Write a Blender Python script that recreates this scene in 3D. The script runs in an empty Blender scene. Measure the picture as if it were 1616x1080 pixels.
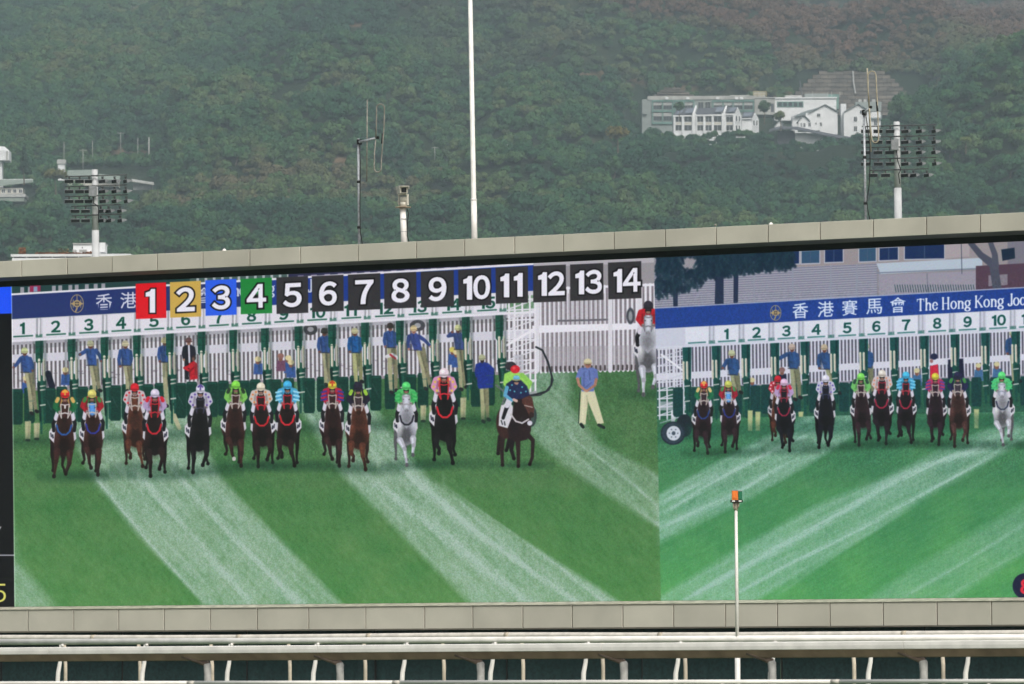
import bpy, math, random
import numpy as np
from mathutils import Vector, Matrix

random.seed(7)
sc = bpy.context.scene
COL = sc.collection

# ------------------------------------------------------------------ camera
FPX = 7687.0                       # focal length measured in pixels of a 1616 wide frame
CX, CY = 808.0, 540.0
PITCH = math.atan((1026 - CY) / FPX)
ROLL = math.radians(0.25)
CAM = Vector((0, 0, 1.5))
_F = Vector((0, math.cos(PITCH), math.sin(PITCH)))
_R0 = Vector((1, 0, 0)); _U0 = _R0.cross(_F)
_R = _R0 * math.cos(ROLL) - _U0 * math.sin(ROLL)
_U = _U0 * math.cos(ROLL) + _R0 * math.sin(ROLL)
cam_data = bpy.data.cameras.new('camera')
cam = bpy.data.objects.new('camera', cam_data); COL.objects.link(cam)
m = Matrix((_R, _U, -_F)).transposed().to_4x4(); m.translation = CAM
cam.matrix_world = m
cam_data.sensor_width = 36; cam_data.lens = 36 * FPX / 1616
cam_data.clip_start = 1; cam_data.clip_end = 9000
cam_data.dof.use_dof = True; cam_data.dof.focus_distance = 112; cam_data.dof.aperture_fstop = 7.1
sc.camera = cam

# ------------------------------------------------------------------ sky, sun, exposure
SUN_EL, SUN_AZ = math.radians(43), math.radians(158)      # azimuth measured from +Y towards +X
world = bpy.data.worlds.new('World'); sc.world = world; world.use_nodes = True
nt = world.node_tree; nt.nodes.clear()
wo = nt.nodes.new('ShaderNodeOutputWorld'); bg = nt.nodes.new('ShaderNodeBackground')
sky = nt.nodes.new('ShaderNodeTexSky'); sky.sky_type = 'NISHITA'; sky.sun_disc = False
sky.sun_elevation = SUN_EL; sky.sun_rotation = SUN_AZ; sky.air_density = 1.6; sky.dust_density = 5; sky.ozone_density = 1
hs = nt.nodes.new('ShaderNodeHueSaturation'); hs.inputs['Saturation'].default_value = 0.35
nt.links.new(sky.outputs[0], hs.inputs['Color']); nt.links.new(hs.outputs[0], bg.inputs[0]); nt.links.new(bg.outputs[0], wo.inputs[0])
bg.inputs[1].default_value = 0.14
sun_data = bpy.data.lights.new('sun', 'SUN'); sun_data.energy = 1.9; sun_data.angle = math.radians(14); sun_data.color = (1, .96, .9)
sun = bpy.data.objects.new('sun', sun_data); COL.objects.link(sun)
sd = Vector((math.sin(SUN_AZ) * math.cos(SUN_EL), math.cos(SUN_AZ) * math.cos(SUN_EL), math.sin(SUN_EL)))
sun.rotation_euler = sd.to_track_quat('Z', 'Y').to_euler(); sun.location = (0, -50, 60)
vs = sc.view_settings
vs.view_transform = 'Standard'; vs.look = 'None'; vs.gamma = 1; vs.use_curve_mapping = False; vs.exposure = 0.0
sc.cycles.use_denoising = True
sc.cycles.max_bounces = 6; sc.cycles.diffuse_bounces = 3; sc.cycles.volume_bounces = 1; sc.cycles.transparent_max_bounces = 12
HAZE_DENSITY = 0.000175

# ------------------------------------------------------------------ from a direction to a place
def ray(px, py):
    return _F + _R * ((px - CX) / FPX) + _U * ((CY - py) / FPX)
def at(px, py, Y):
    d = ray(px, py); return CAM + d * (Y / d.y)
def img(P):
    d = Vector(P) - CAM; k = d.dot(_F)
    return CX + FPX * d.dot(_R) / k, CY - FPX * d.dot(_U) / k
# the plane of the video board: it recedes to the left
_d = ray(-14170, 1091)
SDIR = -Vector((_d.x, _d.y, 0)).normalized()          # along the board, to the right
NDIR = Vector((SDIR.y, -SDIR.x, 0))                   # out of the board, to the track
if NDIR.y > 0: NDIR = -NDIR
P0 = at(808, 680, 115.0); P0.z = 0
def W(u, d, z): return Vector((P0.x + SDIR.x*u + NDIR.x*d, P0.y + SDIR.y*u + NDIR.y*d, z))
def hit(px, py, d=0.0):
    r = ray(px, py); o = CAM - (P0 + NDIR*d)
    t = -o.dot(NDIR) / r.dot(NDIR); p = CAM + r*t
    return (p - P0).dot(SDIR), p.z

# ------------------------------------------------------------------ materials
MATS = {}
def mat(name, col, rough=.6, var=.12, scale=3.0, metal=0, col2=None, bump=0, rnd=0, spec=.4):
    if name in MATS: return MATS[name]
    M = bpy.data.materials.new(name); M.use_nodes = True; N = M.node_tree.nodes; L = M.node_tree.links
    b = N['Principled BSDF']; b.inputs['Roughness'].default_value = rough; b.inputs['Metallic'].default_value = metal
    b.inputs['Specular IOR Level'].default_value = spec
    g = N.new('ShaderNodeNewGeometry'); n = N.new('ShaderNodeTexNoise'); n.inputs['Scale'].default_value = scale; n.inputs['Detail'].default_value = 5
    L.new(g.outputs['Position'], n.inputs['Vector'])
    r = N.new('ShaderNodeValToRGB'); e = r.color_ramp.elements
    c2 = col2 or tuple(c*(1-var) for c in col); c1 = tuple(min(1, c*(1+var*.5)) for c in col)
    e[0].position = .35; e[0].color = (*c2, 1); e[1].position = .65; e[1].color = (*c1, 1)
    L.new(n.outputs[0], r.inputs[0]); out = r.outputs[0]
    if rnd:
        oi = N.new('ShaderNodeObjectInfo'); mr = N.new('ShaderNodeMapRange'); mr.inputs[3].default_value = 1-rnd; mr.inputs[4].default_value = 1+rnd
        h = N.new('ShaderNodeHueSaturation'); L.new(oi.outputs['Random'], mr.inputs[0]); L.new(mr.outputs[0], h.inputs['Value']); L.new(out, h.inputs['Color']); out = h.outputs[0]
    L.new(out, b.inputs['Base Color'])
    if bump:
        bp = N.new('ShaderNodeBump'); bp.inputs['Strength'].default_value = .5; bp.inputs['Distance'].default_value = bump
        L.new(n.outputs[0], bp.inputs['Height']); L.new(bp.outputs[0], b.inputs['Normal'])
    MATS[name] = M; return M

# ------------------------------------------------------------------ mesh building
class MB:
    def __init__(s): s.v = []; s.f = []
    def add(s, vs_, fs):
        k = len(s.v); s.v += [tuple(p) for p in vs_]; s.f += [tuple(i+k for i in q) for q in fs]; return s
    def box(s, c, size, ax=None):
        c = Vector(c); X, Y, Z = ax or (Vector((1,0,0)), Vector((0,1,0)), Vector((0,0,1)))
        a, b, h = size[0]/2, size[1]/2, size[2]/2
        vs_ = [c + X*(i*a) + Y*(j*b) + Z*(k*h) for k in (-1,1) for j in (-1,1) for i in (-1,1)]
        return s.add(vs_, [(0,2,3,1),(4,5,7,6),(0,1,5,4),(2,6,7,3),(0,4,6,2),(1,3,7,5)])
    def tube(s, pts, rad, n=10, caps=True):
        pts = [Vector(p) for p in pts]; rad = rad if hasattr(rad, '__len__') else [rad]*len(pts)
        rings = []; up = None
        for i, p in enumerate(pts):
            t = (pts[min(i+1, len(pts)-1)] - pts[max(i-1, 0)]).normalized()
            if up is None: up = Vector((0,0,1)) if abs(t.z) < .9 else Vector((0,1,0))
            a = t.cross(up).normalized(); b = a.cross(t).normalized(); up = b
            rings.append([p + (a*math.cos(q) + b*math.sin(q))*rad[i] for q in [2*math.pi*j/n for j in range(n)]])
        vs_ = [q for r in rings for q in r]; fs = []
        for i in range(len(pts)-1):
            for j in range(n): fs.append((i*n+j, i*n+(j+1) % n, (i+1)*n+(j+1) % n, (i+1)*n+j))
        if caps: fs += [tuple(range(n-1, -1, -1)), tuple((len(pts)-1)*n + j for j in range(n))]
        return s.add(vs_, fs)
    def extrude(s, prof, a, b, X, Z):
        """closed profile of (x,z) pairs swept from point a to point b"""
        a, b = Vector(a), Vector(b); n = len(prof)
        vs_ = [o + X*x + Z*z for o in (a, b) for x, z in prof]
        return s.add(vs_, [(i, (i+1) % n, n+(i+1) % n, n+i) for i in range(n)] + [tuple(range(n-1,-1,-1)), tuple(range(n, 2*n))])
    def slab(s, quad, nrm, th, ch=0.0):
        """four corner points of the outer face, a thickness inwards and a chamfer"""
        q = [Vector(p) for p in quad]; c = sum(q, Vector())/4; nrm = Vector(nrm)
        def inset(p):
            d = p - c; a = (q[1]-q[0]).normalized(); b = (q[3]-q[0]).normalized()
            return p - a*ch*(1 if d.dot(a) > 0 else -1) - b*ch*(1 if d.dot(b) > 0 else -1)
        vs_ = [inset(p) for p in q] + [p - nrm*ch for p in q] + [p - nrm*th for p in q]
        fs = [(0,1,2,3)] + [(i+4, (i+1) % 4+4, (i+1) % 4, i) for i in range(4)] + [(i+8, (i+1) % 4+8, (i+1) % 4+4, i+4) for i in range(4)] + [(11,10,9,8)]
        return s.add(vs_, fs)
def link(o, parent=None):
    COL.objects.link(o)
    if parent: o.parent = parent
    return o
def rootloc(p):
    v = Vector((0,0,0))
    while p: v += p.location; p = p.parent
    return v
def build(mb, name, M, parent=None, smooth=False, label=None):
    off = rootloc(parent)
    me = bpy.data.meshes.new(name)
    me.from_pydata([tuple(Vector(p) - off) for p in mb.v], [], mb.f); me.update()
    bm_fix(me)
    if smooth:
        me.polygons.foreach_set('use_smooth', [len(p.vertices) == 4 for p in me.polygons]); 
    me.materials.append(M)
    o = link(bpy.data.objects.new(name, me), parent)
    if label: o['label'] = label
    return o
import bmesh
def bm_fix(me):
    b = bmesh.new(); b.from_mesh(me); bmesh.ops.recalc_face_normals(b, faces=b.faces); b.to_mesh(me); b.free()
def empty(name, loc, label, cat, group=None):
    o = bpy.data.objects.new(name, None); o.location = loc; o.empty_display_size = .2; COL.objects.link(o)
    o['label'] = label; o['category'] = cat
    if group: o['group'] = group
    return o
def tag(o, label=None, cat=None, group=None, kind=None):
    if label: o['label'] = label
    if cat: o['category'] = cat
    if group: o['group'] = group
    if kind: o['kind'] = kind
    return o
# ------------------------------------------------------------------ the picture shown on the LED board
# drawn in code as a flat print in the plane of the board
PPM = 105.0
UA, UB = hit(-90, 700)[0], hit(1720, 700)[0]
ZTOP = (hit(15, 453)[1] + hit(1032, 407)[1] + hit(1616, 381)[1]) / 3
ZBOT = (hit(20, 958)[1] + hit(1043, 947.5)[1] + hit(1616, 943)[1]) / 3
CWID, CHEI = int((UB-UA)*PPM), int((ZTOP-ZBOT)*PPM)
_u = UA + (np.arange(CWID)+.5)/PPM; _z = ZTOP - (np.arange(CHEI)+.5)/PPM
UU, ZZ = np.meshgrid(_u, _z)
def proj(u, z):
    dx = P0.x + SDIR.x*u - CAM.x; dy = P0.y + SDIR.y*u - CAM.y; dz = z - CAM.z
    k = dx*_F.x + dy*_F.y + dz*_F.z
    return CX + FPX*(dx*_R.x + dy*_R.y + dz*_R.z)/k, CY - FPX*(dx*_U.x + dy*_U.y + dz*_U.z)/k
SX, SY = proj(UU, ZZ); SX = SX.astype(np.float32); SY = SY.astype(np.float32)
IMG = np.zeros((CHEI, CWID, 3), np.float32)
CLIP = [None]
def c3(c): return np.array(c, np.float32)/255.0
def win(x0, y0, x1, y1):
    us, zs = zip(*[hit(a, b) for a in (x0, x1) for b in (y0, y1)])
    i0 = max(0, int((min(us)-UA)*PPM)-2); i1 = min(CWID, int((max(us)-UA)*PPM)+3)
    j0 = max(0, int((ZTOP-max(zs))*PPM)-2); j1 = min(CHEI, int((ZTOP-min(zs))*PPM)+3)
    return (slice(j0, j1), slice(i0, i1)) if i1 > i0 and j1 > j0 else None
def comp(w, a, col):
    if CLIP[0] is not None: a = a * CLIP[0][w]
    a = a[..., None]; IMG[w] = IMG[w]*(1-a) + (c3(col) if not isinstance(col, np.ndarray) else col)*a
def stroke(pts, rad, col, soft=.6, alpha=1.0):
    rad = rad if hasattr(rad, '__len__') else [rad]*len(pts); R_ = max(rad)+soft+1
    xs = [p[0] for p in pts]; ys = [p[1] for p in pts]
    w = win(min(xs)-R_, min(ys)-R_, max(xs)+R_, max(ys)+R_)
    if w is None: return
    X, Y = SX[w], SY[w]; best = np.full(X.shape, -99, np.float32)
    if len(pts) == 1: best = rad[0] - np.hypot(X-xs[0], Y-ys[0])
    for i in range(len(pts)-1):
        ax, ay = pts[i]; bx, by = pts[i+1]; dx, dy = bx-ax, by-ay; L2 = dx*dx+dy*dy+1e-9
        t = np.clip(((X-ax)*dx+(Y-ay)*dy)/L2, 0, 1)
        d = rad[i]+(rad[i+1]-rad[i])*t - np.hypot(X-ax-dx*t, Y-ay-dy*t); best = np.maximum(best, d)
    comp(w, np.clip(best/(2*soft)+.5, 0, 1)*alpha, col)
def ell(cx, cy, rx, ry, col, ang=0, soft=.6, alpha=1.0):
    R_ = max(rx, ry)+soft+1; w = win(cx-R_, cy-R_, cx+R_, cy+R_)
    if w is None: return
    c, s_ = math.cos(math.radians(ang)), math.sin(math.radians(ang)); X, Y = SX[w]-cx, SY[w]-cy
    q = np.hypot((X*c+Y*s_)/rx, (-X*s_+Y*c)/ry); comp(w, np.clip((1-q)*min(rx, ry)/(2*soft)+.5, 0, 1)*alpha, col)
def pmask(pts, w, soft=.5):
    X, Y = SX[w], SY[w]; ins = np.zeros(X.shape, bool); dm = np.full(X.shape, 1e9, np.float32); n = len(pts)
    for i in range(n):
        ax, ay = pts[i]; bx, by = pts[(i+1) % n]
        if ay != by: ins ^= ((ay > Y) != (by > Y)) & (X < (bx-ax)*(Y-ay)/(by-ay)+ax)
        dx, dy = bx-ax, by-ay; t = np.clip(((X-ax)*dx+(Y-ay)*dy)/(dx*dx+dy*dy+1e-9), 0, 1)
        dm = np.minimum(dm, np.hypot(X-ax-dx*t, Y-ay-dy*t))
    return np.clip(np.where(ins, dm, -dm)/(2*soft)+.5, 0, 1)
def poly(pts, col, soft=.5, alpha=1.0):
    xs = [p[0] for p in pts]; ys = [p[1] for p in pts]; w = win(min(xs)-soft, min(ys)-soft, max(xs)+soft, max(ys)+soft)
    if w is not None: comp(w, pmask(pts, w, soft)*alpha, col)
def _lat(ix, iy, seed):
    h = (ix.astype(np.int64)*374761393 + iy.astype(np.int64)*668265263 + seed*974711) & 0xffffffff
    h = ((h ^ (h >> 13))*1274126177) & 0xffffffff; return ((h ^ (h >> 16)) & 0xffff).astype(np.float32)/65535
def vn(x, y, seed=0):
    ix, iy = np.floor(x), np.floor(y); fx, fy = x-ix, y-iy; fx = fx*fx*(3-2*fx); fy = fy*fy*(3-2*fy)
    a, b, c, d = _lat(ix, iy, seed), _lat(ix+1, iy, seed), _lat(ix, iy+1, seed), _lat(ix+1, iy+1, seed)
    return (a*(1-fx)+b*fx)*(1-fy) + (c*(1-fx)+d*fx)*fy
def fb(x, y, seed=0, o=3): return sum(vn(x*2**k, y*2**k, seed+k)*.5**k for k in range(o))/(2-.5**(o-1))
# lettering: outlines of the built-in font turned into triangles
_tc = {}
def glyphs(s, off=0.0):
    if (s, off) in _tc: return _tc[(s, off)]
    c = bpy.data.curves.new('lettering', 'FONT'); c.body = s; c.size = 1; c.offset = off; c.resolution_u = 6
    o = bpy.data.objects.new('lettering', c); COL.objects.link(o); bpy.context.view_layer.update()
    me = o.to_mesh(); me.calc_loop_triangles()
    V = [tuple(v.co) for v in me.vertices]; T = [[V[i][:2] for i in t.vertices] for t in me.loop_triangles]
    o.to_mesh_clear(); COL.objects.unlink(o); bpy.data.objects.remove(o); bpy.data.curves.remove(c)
    _tc[(s, off)] = T; return T
def lettering(s, cx, cy, h, col, off=0.0, slope=0.0, xs=1.0, capH=.70):
    """text centred on cx, cy; h is the height of a capital"""
    base = glyphs(s, 0.0); T = glyphs(s, off)
    x0 = min(p[0] for t in base for p in t); x1 = max(p[0] for t in base for p in t)
    y0 = min(p[1] for t in base for p in t); y1 = max(p[1] for t in base for p in t)
    k = h/(y1-y0); mx, my = (x0+x1)/2, (y0+y1)/2
    f = lambda p: (cx+(p[0]-mx)*k*xs, cy-(p[1]-my)*k+(p[0]-mx)*k*xs*slope)
    TT = [[f(p) for p in t] for t in T]
    ax = [p[0] for t in TT for p in t]; ay = [p[1] for t in TT for p in t]
    w = win(min(ax), min(ay), max(ax), max(ay))
    if w is None: return
    X, Y = SX[w], SY[w]; acc = np.zeros(X.shape, np.float32); st = 0.6
    offs = [(-.33, -.33), (.33, -.33), (-.33, .33), (.33, .33), (0, 0)]
    for ox, oy in offs:
        mk = np.zeros(X.shape, bool)
        for (a, b, c) in TT:
            D = (b[1]-c[1])*(a[0]-c[0])+(c[0]-b[0])*(a[1]-c[1])
            if abs(D) < 1e-9: continue
            bx0, bx1 = min(a[0], b[0], c[0]), max(a[0], b[0], c[0]); by0, by1 = min(a[1], b[1], c[1]), max(a[1], b[1], c[1])
            ww = win(bx0-1, by0-1, bx1+1, by1+1)
            if ww is None: continue
            js = slice(max(ww[0].start, w[0].start)-w[0].start, max(0, min(ww[0].stop, w[0].stop)-w[0].start))
            is_ = slice(max(ww[1].start, w[1].start)-w[1].start, max(0, min(ww[1].stop, w[1].stop)-w[1].start))
            Xl, Yl = X[js, is_]+ox, Y[js, is_]+oy
            l1 = ((b[1]-c[1])*(Xl-c[0])+(c[0]-b[0])*(Yl-c[1]))/D; l2 = ((c[1]-a[1])*(Xl-c[0])+(a[0]-c[0])*(Yl-c[1]))/D
            mk[js, is_] |= (l1 >= -1e-4) & (l2 >= -1e-4) & (l1+l2 <= 1.0001)
        acc += mk/len(offs)
    comp(w, acc, col)
def number(n, cx, cy, h, col, off=.03, slope=0.0, xs=1.0, gap=.66):
    """upright grotesque figures, one glyph after the other"""
    ds = str(n); w = h*gap*xs
    for i, ch in enumerate(ds):
        x = cx+(i-(len(ds)-1)/2)*w
        if ch == '1':
            e = off*h*1.15; t_ = h*.085+e; yt = cy-h/2-e+(x-cx)*slope; yb = cy+h/2+e+(x-cx)*slope; xc = x+h*.06
            poly([(xc-t_*.5, yt), (xc+t_, yt), (xc+t_, yb), (xc-t_, yb), (xc-t_, yt+h*.30+e*1.2), (xc-h*.26*xs-e, yt+h*.30+e*1.4), (xc-h*.26*xs-e, yt+h*.17), (xc-t_*.9, yt+h*.10)], col, soft=.45); continue
        lettering(chr(0xFF10+int(ch)), x, cy+(x-cx)*slope, h, col, off=off, slope=slope, xs=xs)
FULL = (slice(0, CHEI), slice(0, CWID))
XL = 18 + (SY-453)*.010                      # left edge of the race picture
XR = 1032 + (SY-407)*.0204                   # seam between the two pictures
INL = np.clip(SX-XL+.5, 0, 1)*np.clip(XR-SX+.5, 0, 1)
INR = np.clip(SX-XR+.5, 0, 1)
# ---- turf of both pictures
def lerp(a, b, t): return np.asarray(a, np.float32)+(np.asarray(b, np.float32)-np.asarray(a, np.float32))*t[..., None]
def bandmask(e0, e1, soft):
    """between two polylines x(y)"""
    a = np.interp(SY, [p[1] for p in e0], [p[0] for p in e0]); b = np.interp(SY, [p[1] for p in e1], [p[0] for p in e1])
    return np.clip((SX-a)/soft+.5, 0, 1)*np.clip((b-SX)/soft+.5, 0, 1)
fine = fb(SX*.9, SY*.9, 3, 2)-.5
stre = fb((SX*.70-SY*.71)*.33, (SX*.71+SY*.70)*.05, 11, 3)-.5
mott = fb(SX*.02, SY*.03, 21, 3)-.5
soft2 = fb(SX*.25, SY*.12, 31, 3)-.5
t = np.clip((SY-600)/350, 0, 1)
g = lerp(c3((64, 110, 66)), c3((84, 140, 76)), t) + np.stack([mott*.10, mott*.05, mott*.05], -1)
g += (stre*.05+soft2*.05+fine*.10)[..., None]
wh = np.maximum.reduce([
    bandmask([(92,640),(120,700),(148,758),(222,850),(325,954)], [(300,640),(322,700),(351,758),(440,850),(540,954)], 14)*.80,
    bandmask([(470,640),(508,700),(547,758),(640,850),(742,954)], [(590,640),(628,700),(682,758),(822,850),(985,954)], 16)*.82,
    bandmask([(800,640),(850,700),(900,742),(1010,815),(1150,900)], [(900,640),(945,700),(1050,755),(1200,850),(1300,900)], 18)*.62,
    bandmask([(-200,800),(-60,880),(10,954)], [(10,800),(24,880),(84,954)], 26)*.7])
wob = fb((SX*.71-SY*.70)*.16+3, (SX*.70+SY*.71)*.012, 5, 2)
wob2 = fb((SX*.71-SY*.70)*.42, (SX*.70+SY*.71)*.02, 6, 2)
wh = wh*np.clip(.70+.45*(wob-.4)+.10*(wob2-.5)+soft2*.35+fine*.5, 0, 1)
lines = [([(155,760),(230,850),(320,950)], 3, .45), ([(215,745),(300,842),(392,948)], 5, .35), ([(275,745),(370,850),(470,950)], 4.5, .45),
         ([(645,748),(765,850),(905,948)], 6, .55), ([(600,765),(720,860),(830,950)], 8, .35), ([(700,765),(850,870),(950,948)], 3, .3), ([(900,690),(970,740),(1040,800)], 3, .3), ([(905,715),(990,790),(1040,832)], 3, .2)]
def linemask(pts, r):
    X = np.interp(SY, [p[1] for p in pts], [p[0] for p in pts]); ok = (SY > pts[0][1]-25) & (SY < pts[-1][1]+30)
    return np.exp(-((SX-X)/(r*1.5))**2)*np.clip((SY-pts[0][1]+25)/30, 0, 1)*ok
for pts, r, a in lines: wh = np.clip(wh+linemask(pts, r)*a*(.8+.4*(wob2-.5)+fine*.7), 0, .95)
gl = g*(1-wh[..., None]) + (c3((168, 194, 180))+(fine*.10)[..., None])*wh[..., None]
IMG[:] = gl
# right picture: cooler turf, the mower lines lean the other way
g2 = lerp(c3((54, 118, 82)), c3((84, 162, 92)), np.clip((SY-650)/300, 0, 1)) + np.stack([mott*.08, mott*.07, mott*.02], -1)
str2 = fb((SX*.45+SY*.89)*.33, (SX*.89-SY*.45)*.04, 41, 3)-.5
g2 += (str2*.05+soft2*.04+fine*.10)[..., None]
def ybands(e0, e1, soft):
    a = np.interp(SX, [p[0] for p in e0], [p[1] for p in e0]); b = np.interp(SX, [p[0] for p in e1], [p[1] for p in e1])
    return np.clip((SY-a)/soft+.5, 0, 1)*np.clip((b-SY)/soft+.5, 0, 1)
w2 = np.maximum.reduce([
    ybands([(1030,786),(1182,702),(1260,662),(1300,640)], [(1030,862),(1186,786),(1320,707),(1400,650)], 9)*.72,
    ybands([(1030,950),(1160,868),(1284,800),(1400,752),(1501,702),(1650,640)], [(1030,1050),(1186,952),(1330,868),(1465,783),(1596,707),(1700,650)], 12)*.70,
    ybands([(1340,965),(1440,898),(1616,795),(1700,750)], [(1460,985),(1520,935),(1616,872),(1700,820)], 16)*.42])
wq = fb((SX*.45+SY*.89)*.17, (SX*.89-SY*.45)*.01, 51, 2); wq2 = fb((SX*.45+SY*.89)*.5, (SX*.89-SY*.45)*.02, 52, 2)
w2 = w2*np.clip(.66+.5*(wq-.4)+.12*(wq2-.5)+soft2*.3+fine*.45, 0, 1)
def ylines(pts, r):
    Y = np.interp(SX, [p[0] for p in pts], [p[1] for p in pts]); ok = np.clip((SX-pts[0][0])/30, 0, 1)*np.clip((pts[-1][0]-SX)/40, 0, 1)
    return np.exp(-((SY-Y)/(r*1.4))**2)*ok
for pts, r, a in [([(1036,818),(1120,763),(1230,706),(1290,680)], 3, .5), ([(1036,836),(1150,786),(1270,714)], 3, .4), ([(1036,800),(1150,735)], 4, .3),
                  ([(1070,952),(1200,880),(1300,826),(1390,772),(1480,728),(1580,700)], 4, .7), ([(1140,950),(1250,888),(1330,850),(1440,790),(1590,706)], 2.6, .5),
                  ([(1210,950),(1330,868),(1440,800)], 3, .3), ([(1410,952),(1500,900),(1616,828),(1680,800)], 3, .35), ([(1480,950),(1616,870),(1690,830)], 3, .2)]:
    w2 = np.clip(w2+ylines(pts, r)*a*(.75+.8*(wq2-.5)+fine*.5), 0, .93)
gr = g2*(1-w2[..., None]) + (c3((158, 196, 182))+(fine*.1)[..., None])*w2[..., None]
IMG[:] = IMG*(1-INR[..., None]) + gr*INR[..., None]

def lin(x, a, b): return a[1]+(b[1]-a[1])*(x-a[0])/(b[0]-a[0])
def quadband(x0, x1, top, bot, col, **k): poly([(x0, lin(x0, *top)), (x1, lin(x1, *top)), (x1, lin(x1, *bot)), (x0, lin(x0, *bot))], col, **k)
CREAM, SHIRT, GATE, GATED, PALE = (214, 204, 168), (50, 84, 150), (22, 82, 66), (10, 58, 48), (206, 204, 218)

def pickets(x0, x1, top, bot, step, w_, col=(216, 215, 224), gap=(104, 98, 104)):
    quadband(x0, x1, top, bot, gap)
    x = x0
    while x < x1:
        stroke([(x, lin(x, *top)), (x+.8, lin(x, *bot))], w_, col, soft=.5); x += step
def attendant(x, y, h=62, shirt=SHIRT, pants=(176, 174, 136), lean=0, armL=None, armR=None, cap=(216, 202, 160), legs=True, face=(120, 78, 66)):
    k = h/62.; k = min(k, 1.04)
    pants = tuple(int(c*.90) for c in pants); shirt = tuple(int(c*.92) for c in shirt); r_ = random.Random(int(x*7+y)); cap = tuple(int(c*r_.uniform(.86, 1.02)) for c in cap)
    if legs:
        kn = (y+34*k+y+h)/2; kb = r_.uniform(-1.6, 1.6)
        stroke([(x+lean*.5-2.6*k, y+34*k), (x+lean*.8-3.4*k+kb, kn), (x+lean-3.6*k, y+h)], [4.4*k, 3.6*k, 2.6*k], pants, soft=.9); stroke([(x+lean*.5+2.8*k, y+34*k), (x+lean*.8+3.4*k-kb, kn), (x+lean+3.4*k, y+h-3)], [4.4*k, 3.4*k, 2.5*k], tuple(int(c*.80) for c in pants), soft=.9)
        stroke([(x+lean*.5-4*k, y+40*k), (x+lean*.8-3*k+kb, kn)], 1.0*k, tuple(int(c*1.16) for c in pants), soft=1.2, alpha=.6); stroke([(x+lean*.5, y+38*k), (x+lean*.9, kn+4)], .9*k, tuple(int(c*.55) for c in pants), soft=1.2, alpha=.7)
        stroke([(x+lean-4*k, y+h), (x+lean-2, y+h+1)], 2.6*k, (28, 30, 34)); stroke([(x+lean+4*k, y+h-3), (x+lean+6*k, y+h-2)], 2.6*k, (28, 30, 34))
    for a, s_ in ((armL, -1), (armR, 1)):
        pts = a or [(s_*7, 14), (s_*9, 24), (s_*7.5, 33)]
        stroke([(x+p[0]*k, y+p[1]*k) for p in pts], [3.2*k, 2.6*k, 2*k][:len(pts)], shirt)
        stroke([(x+pts[-1][0]*k, y+pts[-1][1]*k)], 2*k, face)
    poly([(x-7.5*k, y+11*k), (x-3*k, y+8.5*k), (x+4*k, y+8.5*k), (x+8*k, y+12*k), (x+lean*.3+6.5*k, y+35*k), (x+lean*.3-6*k, y+35*k)], shirt, soft=.9)
    stroke([(x-5.5*k, y+14*k), (x-4.5*k, y+33*k)], 1.4*k, tuple(int(c*.6) for c in shirt), soft=1.6, alpha=.6); stroke([(x-3*k, y+24*k), (x+3*k, y+27*k)], .8*k, tuple(int(c*.65) for c in shirt), soft=1.2, alpha=.6); stroke([(x-1*k, y+11*k), (x+.5*k, y+17*k)], .6*k, tuple(int(c*.6) for c in shirt), soft=.8, alpha=.7); stroke([(x-6*k, y+34.5*k), (x+6*k, y+34.5*k)], .7*k, (52,48,40), alpha=.7)
    stroke([(x+3*k, y+14*k), (x+4*k+lean*.2, y+31*k)], 2.2*k, tuple(int(c*1.18) for c in shirt), soft=1.6, alpha=.6)
    ell(x, y+5.5*k, 3.2*k, 4.3*k, face); ell(x, y+6.5*k, 2.2*k, 2.4*k, tuple(int(c*.65) for c in face), alpha=.7)
    ell(x-.3, y+1.2*k, 5*k, 4.6*k, cap); stroke([(x-4.6*k, y+3.6*k), (x+4.4*k, y+3.4*k)], 1.1*k, tuple(int(c*.82) for c in cap))
def headonly(x, y, cap=(214, 200, 160), body=SHIRT, r=5):
    poly([(x-6, y+7), (x+7, y+7), (x+8, y+24), (x-7, y+24)], body, soft=.9); ell(x, y+4.5, 3.2, 4, (128, 84, 72)); ell(x, y, r, r*.85, cap)
def emblem(x, y, k=1.0):
    gd = (176, 152, 104)
    for q in range(36):
        a, b = q/36*6.2832, (q+1)/36*6.2832
        stroke([(x+10*k*math.cos(a), y+14*k*math.sin(a)), (x+10*k*math.cos(b), y+14*k*math.sin(b))], .5*k, gd, soft=.5)
    ell(x, y, 5.6*k, 5.8*k, gd); ell(x, y, 3.5*k, 3.7*k, (40, 44, 74)); stroke([(x, y-13*k), (x, y+3*k)], .6*k, gd); stroke([(x-8.5*k, y), (x+8.5*k, y)], .9*k, gd)
    stroke([(x-2*k, y+12*k), (x, y+7*k)], 1.1*k, gd)
    for s_ in (-1, 1): stroke([(x+s_*6*k, y-6*k), (x+s_*6*k, y+6*k)], .55*k, gd); poly([(x+s_*5*k, y-3*k), (x+s_*9.5*k, y), (x+s_*5*k, y+3*k)], gd)

# =================== left picture
CLIP[0] = INL
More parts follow.
